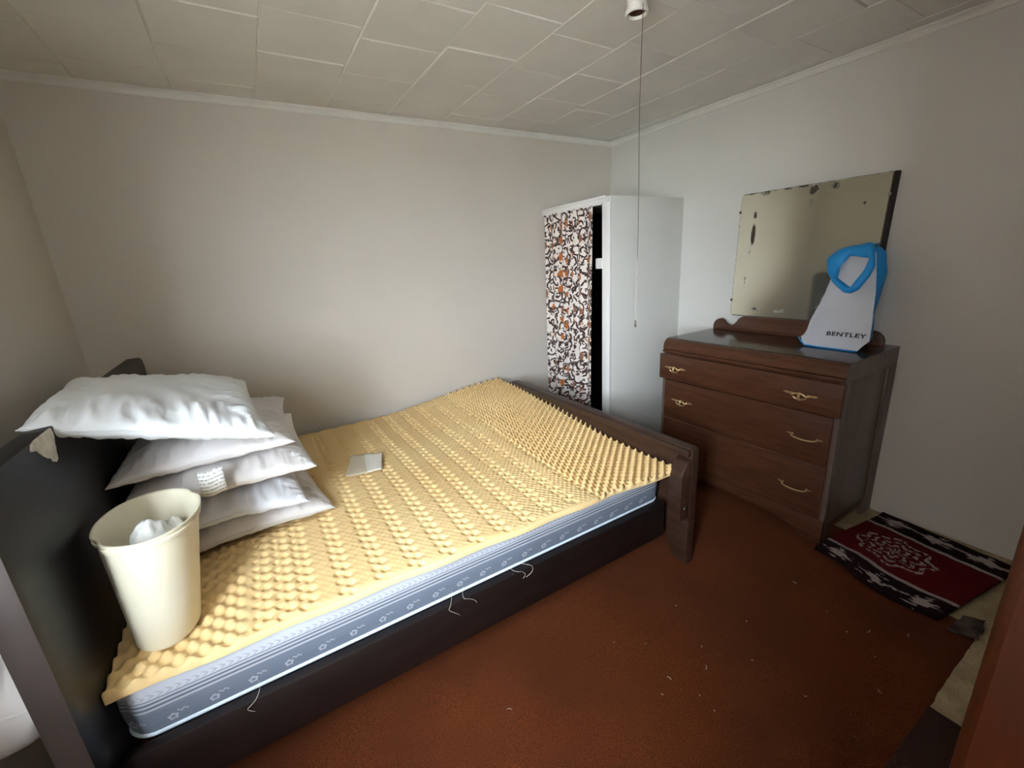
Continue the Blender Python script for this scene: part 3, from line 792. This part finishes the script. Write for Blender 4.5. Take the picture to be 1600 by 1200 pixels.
def care_tag():
    V = []; U = []
    for i in range(8):
        for j in range(6):
            s, t = i/7, j/5
            V.append((-2.968+.070*s, -1.226-.010*math.sin(t*2.4)-.006*t-.004*math.sin(s*3), .842-.082*t-.004*math.sin(s*5))); U.append((s, 1-t))
    o = add('care_label', V, grid_faces(8, 6), M['tag'], p3, smooth=True, uvs=U)
    sm = o.modifiers.new('thick', 'SOLIDIFY'); sm.thickness = .0008
    o['label'] = 'white printed care label'
care_tag()
# white pillow wedged between the headboard and the wall
pillow('pillow', 'white pillow stuffed in the gap behind the headboard', (-3.352, -1.52, .60), .195, .40, .30, M['pillow_p'], 9.9, wr=.014, flat=.55, group='loose pillow behind the headboard')

# ------------------------------------------------------------------ waste bin on the bed
def waste_bin():
    bc = (-3.085, -1.468); rc = (-3.060, -1.438); z0, z1 = .506, .835
    root = empty('waste_bin', (bc[0], bc[1], z0), 'cream plastic waste bin with lobed rim standing on the foam', 'bin')
    n = 72; tilt = math.radians(8)
    def ring(t, grow=0., lobes=1.):
        a0, b0 = .074+.036*t+grow, .098+.054*t+grow
        cx = bc[0]+(rc[0]-bc[0])*t; cy = bc[1]+(rc[1]-bc[1])*t
        out = []
        for k in range(n):
            th = 2*math.pi*k/n
            m = 1.0
            for q in (math.radians(205), math.radians(25)):     # two small notches where the lip steps in
                dd = (th-q+math.pi) % (2*math.pi)-math.pi
                m -= .045*lobes*t*math.exp(-(dd/.12)**2); m += .01*lobes*t*math.exp(-((abs(dd)-.28)/.13)**2)
            x, y = a0*m*math.cos(th), b0*m*math.sin(th)
            out.append((cx+x*math.cos(tilt)-y*math.sin(tilt), cy+x*math.sin(tilt)+y*math.cos(tilt), z0+(z1-z0)*t))
        return out
    rings = [(0, -.012, 0), (0, -.004, 0), (.02, 0, 0), (.3, 0, .1), (.6, 0, .35), (.9, 0, .9), (.925, 0, 1), (.93, .005, 1), (.955, .006, 1), (.96, .002, 1), (.975, .003, 1), (.99, .006, 1), (1., .005, 1), (1.0, .001, 1),
             (.985, -.002, 1), (.9, -.003, .9), (.5, -.003, .3), (.06, -.003, 0), (.03, -.008, 0)]
    V = []
    for t, g, lb in rings: V += ring(t, g, lb)
    F = [(i*n+k, i*n+(k+1) % n, (i+1)*n+(k+1) % n, (i+1)*n+k) for i in range(len(rings)-1) for k in range(n)]
    F += [tuple(range(n))[::-1], tuple(range((len(rings)-1)*n, len(rings)*n))]
    add('body', V, F, M['bin'], root, auto=50)
    # crumpled tissues inside: two separate wads
    for c, r, sd, lab in (((-3.065, -1.465, .748), (.045, .055, .075), 3, 'tall crumpled white tissue inside the cream bin'), ((-3.03, -1.40, .735), (.036, .045, .05), 8, 'low crumpled white tissue beside the taller one in bin')):
        bm = bmesh.new(); bmesh.ops.create_icosphere(bm, subdivisions=4, radius=1)
        for v in bm.verts:
            d = v.co.normalized()
            k = 1+.22*noise.noise(d*2.2+Vector((sd, 0, 0)))+.12*abs(noise.noise(d*5+Vector((0, sd, 0))))
            v.co = Vector((c[0]+d.x*r[0]*k, c[1]+d.y*r[1]*k, c[2]+d.z*r[2]*k))
        o = bm_add('tissue', bm, M['tissue'], None, 60); tagit(o, lab, 'tissue', 'tissues in the bin')
    # lower wad that carries them
    bm = bmesh.new(); bmesh.ops.create_icosphere(bm, subdivisions=3, radius=1)
    for v in bm.verts:
        d = v.co.normalized(); k = 1+.15*noise.noise(d*3)
        v.co = Vector((-3.075+d.x*.058*k, -1.455+d.y*.078*k, .602+d.z*.085*k))
    o = bm_add('tissue', bm, M['tissue'], None, 60); tagit(o, 'white tissue wad at the bottom of the cream bin', 'tissue', 'tissues in the bin')
waste_bin()

# paper sheets on the foam
def sheet(name, label, pts, mat, lift, seed):
    V = []; n = 12
    P = [Vector(p) for p in pts]
    for i in range(n):
        for j in range(n):
            s, t = i/(n-1), j/(n-1)
            p = P[0].lerp(P[1], s).lerp(P[3].lerp(P[2], s), t)
            V.append((p.x, p.y, lift+.004*noise.noise((s*2+seed, t*2, 0))+.004*abs(s-.5)))
    o = add(name, V, grid_faces(n, n), mat, smooth=True)
    sm = o.modifiers.new('thick', 'SOLIDIFY'); sm.thickness = .0006
    tagit(o, label, 'paper')
sheet('paper_sheet', 'small folded white paper lying on the yellow foam', [(-2.395, -.875), (-2.331, -.89), (-2.276, -.689), (-2.36, -.655)], M['paper'], .5135, 1)
sheet('paper_sheet', 'thin see-through paper half under the white sheet on foam', [(-2.49, -.847), (-2.375, -.88), (-2.33, -.65), (-2.42, -.614)], M['paper2'], .5075, 4)

# ------------------------------------------------------------------ dresser
DXF, DY0, DY1 = -.555, -1.045, -2.030
dr = empty('dresser', (DXF/2, (DY0+DY1)/2, 0), 'dark walnut chest with three drawers and brass handles', 'dresser')
def dresser():
    # carcass
    box('back_panel', (-.016, DY1+.02, .06), (-.006, DY0-.02, .90), M['dresser'], dr, 0)
    for s, ya in ((1, DY1), (-1, DY0)):
        y_in = ya+s*.022
        def b(name, x0, x1, z0, z1, da, db, mat, bev=.003):
            a, c = ya+s*da, ya+s*db
            box(name, (x0, min(a, c), z0), (x1, max(a, c), z1), mat, dr, bev)
        b('front_stile', DXF+.004, DXF+.05, 0, .828, 0, .024, M['dresser_side_lit'])
        b('back_stile', -.105, -.006, 0, .828, -.002, .024, M['dresser_side_lit'])
        b('side_panel', DXF+.0505, -.1055, .10, .828, .003, .015, M['dresser_side_lit'], .001)
        b('bottom_rail', DXF+.0505, -.1055, .05, .0995, .008, .024, M['dresser'])
    # waterfall top with two mouldings, profile in x-z
    prof = [(-.006, .83), (-.006, .917)]
    cx, cz, r = DXF+.052, .865, .052
    for k in range(9):
        a = math.radians(90+90*k/8); prof.append((cx+r*math.cos(a), cz+r*math.sin(a)))
    prof += [(DXF+.000, .853), (DXF+.006, .850), (DXF-.004, .846), (DXF-.006, .840), (DXF-.003, .833), (DXF+.004, .83)]
    t = prism('top', prof, 'y', DY1, DY0, M['dresser_top'], dr, 0, 25)
    me = t.data; me.materials.append(M['dresser']); me.materials.append(M['dresser_side_lit'])
    for p in me.polygons:
        if p.normal.x < -.35 : p.material_index = 1
        if abs(p.normal.y) > .9: p.material_index = 2
    # drawers: (z0, z1, front offset, pull height, style)
    for z0, z1, dx, zh, stl in ((.668, .826, -.022, .740, 0), (.418, .660, -.004, .532, 1), (.132, .410, -.004, .262, 1)):
        ov = -.008 if dx < -.01 else .022
        dw = box('drawer', (DXF+dx, DY1+ov, z0), (DXF+(.003 if dx < -.01 else .02), DY0-ov, z1), M['dresser'], dr, .006, 3)
        for yc in (-1.155, -1.866) if stl == 0 else (-1.20, -1.90) if z0 > .3 else (-1.16, -1.885):
            xs = DXF+dx; H = .078 if stl == 0 or yc > -1.5 else .080
            V = []; F = []
            ring_pull = stl == 0 or yc > -1.5
            if ring_pull:
                # two leaf-shaped wings, an oval ring and a knuckle across it
                for sg in (-1, 1):
                    outl = [(.026, .004), (.040, .0085), (.052, .006), (.064, .0085), (H, .001), (.064, -.004), (.050, -.003), (.038, -.007), (.026, -.006)]
                    m = len(outl); o0 = len(V)
                    for q, sc in ((xs+.001, 1.), (xs-.005, .85)):
                        for a, b in outl: V.append((q, yc-sg*(.052+(a-.052)*sc), zh+.006+b*sc))
                    F += [tuple(o0+k for k in range(m)), tuple(o0+m+k for k in range(m))[::-1]]+[(o0+k, o0+(k+1) % m, o0+m+(k+1) % m, o0+m+k) for k in range(m)]
                pts = [(xs-.012-.006*math.sin(2*math.pi*k/28), yc+.030*math.cos(2*math.pi*k/28), zh-.001+.0165*math.sin(2*math.pi*k/28)) for k in range(28)]
                v2, f2 = tube_data(pts, .0042, 8, True); o0 = len(V); V += v2; F += [tuple(o0+i for i in f) for f in f2]
                v2, f2 = tube_data([(xs-.004, yc, zh+.017), (xs-.016, yc, zh+.012), (xs-.018, yc, zh-.008), (xs-.010, yc, zh-.019)], [.004, .006, .0065, .005], 10)
                o0 = len(V); V += v2; F += [tuple(o0+i for i in f) for f in f2]
                for sg in (-1, 1):
                    v2, f2 = tube_data([(xs+.001, yc+sg*.030, zh+.002), (xs-.013, yc+sg*.030, zh+.001)], .005, 8); o0 = len(V); V += v2; F += [tuple(o0+i for i in f) for f in f2]
            else:
                # slim bail between two small rosettes
                for sg in (-1, 1):
                    v2, f2 = tube_data([(xs+.001, yc+sg*.056, zh+.004), (xs-.012, yc+sg*.056, zh+.004)], [.008, .005], 10); o0 = len(V); V += v2; F += [tuple(o0+i for i in f) for f in f2]
                    v2, f2 = tube_data([(xs-.001, yc+sg*.060, zh+.004), (xs-.002, yc+sg*H, zh+.007)], [.004, .0015], 6); o0 = len(V); V += v2; F += [tuple(o0+i for i in f) for f in f2]
                pts = [(xs-.010-.012*math.sin(math.pi*k/14), yc+.056*math.cos(math.pi*k/14), zh+.004-.010*math.sin(math.pi*k/14)) for k in range(15)]
                v2, f2 = tube_data(pts, [.003+.0025*math.sin(math.pi*k/14) for k in range(15)], 8); o0 = len(V); V += v2; F += [tuple(o0+i for i in f) for f in f2]
            hd = add('handle', V, F, M['brass'], dw, auto=45); hd['label'] = 'brass winged pull'
    box('divider', (DXF+.002, DY1+.024, .8262), (DXF+.30, DY0-.024, .8298), M['dresser'], dr, 0)
    box('divider', (DXF+.004, DY1+.024, .6605), (DXF+.30, DY0-.024, .6675), M['dresser'], dr, 0)
    box('divider', (DXF+.004, DY1+.024, .4105), (DXF+.30, DY0-.024, .4175), M['dresser'], dr, 0)
    # shaped apron between short feet
    ap = [(DY1, 0), (DY1, .131), (DY0, .131), (DY0, 0), (DY0-.09, 0), (DY0-.12, .03), (DY0-.17, .05), (DY0-.24, .062), ((DY0+DY1)/2, .072), (DY1+.24, .062), (DY1+.17, .05), (DY1+.12, .03), (DY1+.09, 0)]
    prism('apron', ap, 'x', DXF-.002, DXF+.018, M['dresser'], dr, .002)
    # scrolled gallery board at the back of the top
    half = [(0, .918), (.0, .945), (.008, .968), (.028, .986), (.050, .992), (.072, .984), (.088, .966), (.112, .952), (.140, .958), (.160, .978), (.172, .998), (.20, 1.014)]
    L = -1.055; R = -1.985
    poly = [(L-a, z) for a, z in half]+[(R+a, z) for a, z in half[::-1]]
    prism('gallery_board', poly, 'x', -.075, -.057, M['dresser'], dr, .002)
dresser()

# ------------------------------------------------------------------ mirror
def mirror():
    root = empty('mirror', (-.04, -1.50, 1.0), 'frameless tarnished wall mirror leaning behind the dresser top', 'mirror')
    # local plate: u to the right (towards -y), v up, rotated a little in its plane
    O = Vector((0, -1.150, 1.014)); ang = math.radians(-1.3)
    Wd, Ht, r = .735, .725, .02
    def P(u, v, x):
        uu = u*math.cos(ang)-v*math.sin(ang); vv = u*math.sin(ang)+v*math.cos(ang)
        return (x-.0*v, O.y-uu+.0, O.z+vv+u*.018)
    def loop(ins):
        L = []
        for cx, cy, a0 in ((Wd-.006, Ht-.006, 0), (r, Ht-r, 90), (r, r, 180), (Wd-.006, .006, 270)):
            rr = r if cx == r else .006
            for k in range(7):
                a = math.radians(a0+90*k/6); L.append((cx+(rr-ins)*math.cos(a), cy+(rr-ins)*math.sin(a)))
        return L
    A, B, Cc = loop(0), loop(0), loop(.004)
    n = len(A); V = [P(u, v, -.040) for u, v in A]+[P(u, v, -.0445) for u, v in B]+[P(u, v, -.0462) for u, v in Cc]
    U = list(A)+list(B)+list(Cc)
    F = [tuple(range(n))]+[(k, n+k, n+(k+1) % n, (k+1) % n) for k in range(n)]+[(n+k, 2*n+k, 2*n+(k+1) % n, n+(k+1) % n) for k in range(n)]+[tuple(range(2*n, 3*n))[::-1]]
    add('glass_plate', V, F, M['mirror'], root, uvs=U)
    V = []
    for x in (-.0395, -.004):
        for u, v in ((.03, .02), (Wd+.012, .02), (Wd+.012, Ht+.0), (.03, Ht-.02)): V.append(P(u, v, x))
    add('backing_board', V, [(3, 2, 1, 0), (4, 5, 6, 7)]+[(k, (k+1) % 4, 4+(k+1) % 4, 4+k) for k in range(4)], simple('dark_backing', (.17, .13, .11), .7), root)
    for u, v, mt in ((.0, .625, 'socket_in'), (-.0, .098, 'socket_in'), (Wd-.004, .625, 'steel')):
        bm = bmesh.new(); bmesh.ops.create_uvsphere(bm, u_segments=12, v_segments=8, radius=1)
        for q in bm.verts:
            c = P(u+q.co.x*.0085, v+q.co.y*.0085, -.0455+q.co.z*.005); q.co = Vector(c)
        bm_add('clip', bm, M[mt], root, 60)
mirror()

# ------------------------------------------------------------------ shopping bag
def bag():
    O = Vector((-.281, -1.736, .9175)); Sx = Vector((-.05, -1, 0)).normalized(); Tx = Vector((.33, 0, 1)).normalized(); Nx = Tx.cross(Sx).normalized()
    if Nx.x > 0: Nx = -Nx                      # towards the viewer side (-x)
    def P(s, t, n=0.): return O+Sx*s+Tx*t+Nx*n
    root = empty('shopping_bag', (-.23, -1.85, .917), 'white shopping bag with blue handles standing on the dresser', 'bag')
    out = [(-.020, .004), (.104, .002), (.219, .003), (.258, .060), (.245, .150), (.240, .181), (.226, .281), (.205, .38), (.192, .432), (.182, .475), (.157, .505), (.128, .495), (.067, .49), (.03, .475), (.0, .44), (.004, .383), (.006, .339), (.001, .273), (-.03, .137), (-.030, .086), (-.045, .048)]
    n = len(out)
    # front panel: grid-filled, bulging a little, with a crease on the left
    bm = bmesh.new()
    vs = [bm.verts.new((s, t, 0)) for s, t in dens(out, .012)]
    es = [bm.edges.new((vs[i], vs[(i+1) % len(vs)])) for i in range(len(vs))]
    bmesh.ops.triangle_fill(bm, edges=es, use_beauty=True)
    for _ in range(2): bmesh.ops.subdivide_edges(bm, edges=[e for e in bm.edges if e.calc_length() > .02], cuts=1)
    bmesh.ops.triangulate(bm, faces=bm.faces)
    for v in bm.verts:
        s, t = v.co.x, v.co.y
        # crease from (-.022,.086) to (.035,.329): left of it the side turns away
        dd = ((s+.022)*.243-(t-.086)*.057)/.2496
        n_ = -.6*max(0, .012-dd) if t > .05 else 0
        d2 = ((s-.02)*.18-(t-.02)*-.10)/.206
        bulge = .010*math.sin(max(0, min(1, t/.45))*math.pi)*math.sin(max(0, min(1, (s+.03)/.27))*math.pi)
        n_ += bulge+.005*noise.noise((s*14, t*9, 2))+.0025*noise.noise((s*40, t*26, 7))
        # sloping facet on the right upper side
        k = max(0, s-.13-.05*(.35-t)); n_ -= .18*k*max(0, min(1, (t-.1)/.2))
        v.co = P(s, t, n_)
    bm_add('front_panel', bm, M['bagwhite'], root, 50)
    # sides, base and back in blue
    V = []; F = []
    for q in range(2):
        for s, t in out:
            dep = (.095-.12*t) if q else 0
            sc = 1.0
            c = P(.105+(s-.105)*sc+(.012 if s < .03 and t > .06 else 0), t, -.022 if s < .03 and t > .06 else -.003)
            c = c+Vector((dep, ((-.024*float(ss((t-.26)/.12))+.02*(1-float(ss((t-.2)/.1)))) if s > .15 else -.022 if s < .05 else 0) if q else 0, .0 if t > .03 else (.006 if not q else .0)))
            if q and t < .03: c.z = .918
            c.x = min(c.x, -.082 if c.z < 1.03 else -.056)
            V.append(tuple(c))
    F = [(k, (k+1) % n, n+(k+1) % n, n+k) for k in range(n)]+[tuple(range(n, 2*n))]
    o = add('gusset', V, F, M['blue'], root)
    # folded-over handle loop lying on the front
    outer = [(-.022, .455), (-.001, .383), (.04, .329), (.10, .282), (.128, .28), (.159, .30), (.186, .362), (.196, .417), (.172, .50), (.157, .528), (.128, .522), (.067, .513), (.016, .497)]
    inner = [(.08, .467), (.164, .451), (.159, .403), (.12, .309), (.052, .356), (.051, .415)]
    c0 = (.105, .395)
    def rad(poly, a):
        dx, dy = math.cos(a), math.sin(a); best = 0
        for i in range(len(poly)):
            x1, y1 = poly[i][0]-c0[0], poly[i][1]-c0[1]; x2, y2 = poly[(i+1) % len(poly)][0]-c0[0], poly[(i+1) % len(poly)][1]-c0[1]
            ex, ey = x2-x1, y2-y1; den = dx*ey-dy*ex
            if abs(den) < 1e-9: continue
            k = (x1*ey-y1*ex)/den; u = (x1*dy-y1*dx)/den
            if k > 0 and -1e-6 <= u <= 1+1e-6: best = max(best, k)
        return best
    N_ = 64; V = []; F = []
    for lay in (0, 1):
        for k in range(N_):
            a = 2*math.pi*k/N_; ro, ri = rad(outer, a), rad(inner, a)
            for q in range(4):
                f = q/3; rr = ri+(ro-ri)*f
                s, t = c0[0]+rr*math.cos(a), c0[1]+rr*math.sin(a)
                crown_ = .010*math.sin(f*math.pi)+.004*noise.noise((s*30, t*30, 4))
                nn = .006+.012*(1-abs(f-.5))+crown_+(.0 if lay == 0 else -.004)
                V.append(tuple(P(s, t, nn)))
    for k in range(N_):
        k2 = (k+1) % N_
        for q in range(3):
            F.append((k*4+q, k2*4+q, k2*4+q+1, k*4+q+1)); o0 = N_*4
            F.append((o0+k*4+q, o0+k*4+q+1, o0+k2*4+q+1, o0+k2*4+q))
        for q in (0, 3): F.append((k*4+q, N_*4+k*4+q, N_*4+k2*4+q, k2*4+q))
    bm = bmesh.new(); vv = [bm.verts.new(v) for v in V]
    for f in F: bm.faces.new([vv[i] for i in f])
    bm_add('handle', bm, M['blue'], root, 60)
    # blue edge along the foot of the front
    tube('base_edge', [P(s, t, .002) for s, t in ((-.055, .045), (-.035, .022), (-.015, .006), (.05, .004), (.104, .004), (.16, .004), (.219, .0045))], .0035, M['blue'], root, 8)
    # printed word
    cu = bpy.data.curves.new('word', 'FONT'); cu.body = 'BENTLEY'; cu.size = 1; cu.offset = .03; cu.space_character = 1.12; cu.resolution_u = 4
    to = bpy.data.objects.new('word', cu); COL.objects.link(to)
    bpy.context.view_layer.update()
    me = bpy.data.meshes.new_from_object(to.evaluated_get(bpy.context.evaluated_depsgraph_get()))
    bpy.data.objects.remove(to)
    co = np.array([v.co[:] for v in me.vertices]); polys = [list(p.vertices) for p in me.polygons]
    lo, hi = co.min(0), co.max(0)
    V = []
    for x, y, z in co:
        fx, fy = (x-lo[0])/(hi[0]-lo[0]), (y-lo[1])/(hi[1]-lo[1])
        s = .076+.166*fx; t = .066+.004*fx+.0205*fy
        bulge = .010*math.sin(max(0, min(1, t/.45))*math.pi)*math.sin(max(0, min(1, (s+.03)/.27))*math.pi)
        nn = bulge+.005*noise.noise((s*14, t*9, 2))+.0025*noise.noise((s*40, t*26, 7))+.0022
        V.append(tuple(P(s, t, nn)))
    o = add('printed_word', V, polys, M['print'], root); o['label'] = 'black printed word BENTLEY'
bag()

# ------------------------------------------------------------------ rug
def rug():
    nu, nv = 70, 60
    # corners: u 0 bed side .. 1 wall side, v 0 dresser end .. 1 door end
    A, B = Vector((-.655, -2.045)), Vector((-.025, -2.085)); Cc, D = Vector((-.09, -2.60)), Vector((-.735, -2.505))
    V = []; U = []
    for i in range(nu):
        u = i/(nu-1)
        for j in range(nv):
            v = j/(nv-1)
            p = A.lerp(B, u).lerp(D.lerp(Cc, u), v)
            wv = .012*math.sin(v*9+u*2.2)*(1-u)**1.5+.006*noise.noise((u*4, v*5, 2))
            p.x += .012*math.sin(v*8)*(1-u)**2; p.y += .012*math.sin(u*5)*(1-v)
            z = .021+max(0, .013*math.sin(v*8.5-.6)*(1-u)**1.4)+.003*noise.noise((u*6, v*6, 4))+.020*math.exp(-((u-.05)/.18)**2-((v-.03)/.12)**2)
            V.append((p.x, p.y, z)); U.append((u, v))
    o = add('rug', V, [f[::-1] for f in grid_faces(nu, nv)], M['rug'], smooth=True, uvs=U)
    sm = o.modifiers.new('thick', 'SOLIDIFY'); sm.thickness = .008; sm.offset = -1
    tagit(o, 'rumpled dark red rug with white medallion and striped borders', 'rug')
rug()
# grey scrap of underlay by the carpet corner
def underlay():
    V = []; n = 14
    P = [Vector((-.735, -2.535)), Vector((-.60, -2.545)), Vector((-.565, -2.60)), Vector((-.70, -2.612))]
    for i in range(n):
        for j in range(n):
            s, t = i/(n-1), j/(n-1); p = P[0].lerp(P[1], s).lerp(P[3].lerp(P[2], s), t)
            p.x += .01*noise.noise((s*3, t*3, 1)); p.y += .008*noise.noise((s*3, t*3, 5))
            V.append((p.x, p.y, .0145+.004*noise.noise((s*4, t*4, 8))))
    o = add('underlay_scrap', V, [f[::-1] for f in grid_faces(n, n)], simple('grey_underlay', (.36, .31, .28), .95, .2, 18, .4, 90, rgb2=(.16, .11, .09)), smooth=True)
    sm = o.modifiers.new('thick', 'SOLIDIFY'); sm.thickness = .004; sm.offset = -1
    tagit(o, 'worn grey scrap of underlay at the carpet corner beside the rug', 'underlay')
underlay()
# bits of lint on the carpet
def lint():
    r = random.Random(11); V = []; F = []
    for k in range(26):
        x = r.uniform(-2.3, -.75); y = r.uniform(-2.5, -1.85); a = r.uniform(0, 6.3); L = r.choice((.0025, .003, .004, .008))
        pts = [(x+math.cos(a+q*.5)*L*q, y+math.sin(a+q*.5)*L*q, .0115+.0008*q) for q in range(3)]
        v, f = tube_data(pts, r.uniform(.0005, .0011), 5); o0 = len(V); V += v; F += [tuple(o0+i for i in q) for q in f]
    o = add('lint', V, F, M['thread'], smooth=True); tagit(o, 'pale bits of lint scattered on the rust carpet', 'lint', kind='stuff')
lint()

# ------------------------------------------------------------------ ceiling lamp holder and pull chain
def lamp():
    c = (-1.405, -1.575)
    root = empty('ceiling_lamp_holder', (c[0], c[1], 2.2), 'white porcelain lamp holder with a long pull chain', 'lamp holder')
    V, F = lathe_data([(0, HC), (.058, HC), (.060, HC-.006), (.056, HC-.016), (.044, HC-.024), (.036, HC-.034), (.033, HC-.05), (.034, HC-.068), (.038, HC-.078), (.039, HC-.086), (.036, HC-.090), (.031, HC-.088), (.029, HC-.078), (.0285, HC-.04)], c, 36)
    add('porcelain_base', V, F, M['porcelain'], root, smooth=True)
    V, F = lathe_data([(.0280, HC-.042), (.0280, HC-.080), (.0265, HC-.080), (.0262, HC-.046), (.010, HC-.045), (.009, HC-.052), (0, HC-.053)], c, 28)
    add('socket', V, F, M['socket_in'], root, smooth=True)
    # chain: beads on a fine line, then a knotted string with a tip
    cx, cy = c[0]-.012, c[1]-.036
    def pos(z): return (cx+.0018*math.sin(z*9), cy+.0014*math.sin(z*7+1), z)
    zt, zm, zb = HC-.075, 1.42, 1.165
    bm = bmesh.new(); k = 0; z = zt
    while z > zm:
        p = pos(z); m4 = Matrix.Translation(p); bmesh.ops.create_icosphere(bm, subdivisions=1, radius=.0019, matrix=m4); z -= .0044
    ch = bm_add('bead_chain', bm, M['chain'], root, 80)
    tube('chain_wire', [pos(zt+.001-(zt-zm)*i/40) for i in range(41)], .0009, M['chain'], root, 5)
    tube('pull_string', [pos(zm-(zm-zb)*i/30) for i in range(31)], [.0013+(.0012 if i in (0, 1, 9, 10) else 0) for i in range(31)], M['thread'], root, 6)
    V, F = lathe_data([(0, zb+.012), (.002, zb+.011), (.0042, zb-.004), (.0045, zb-.012), (.003, zb-.016), (0, zb-.0165)], pos(zb)[:2], 12)
    add('pull_tip', V, F, M['chain'], root, smooth=True)
lamp()
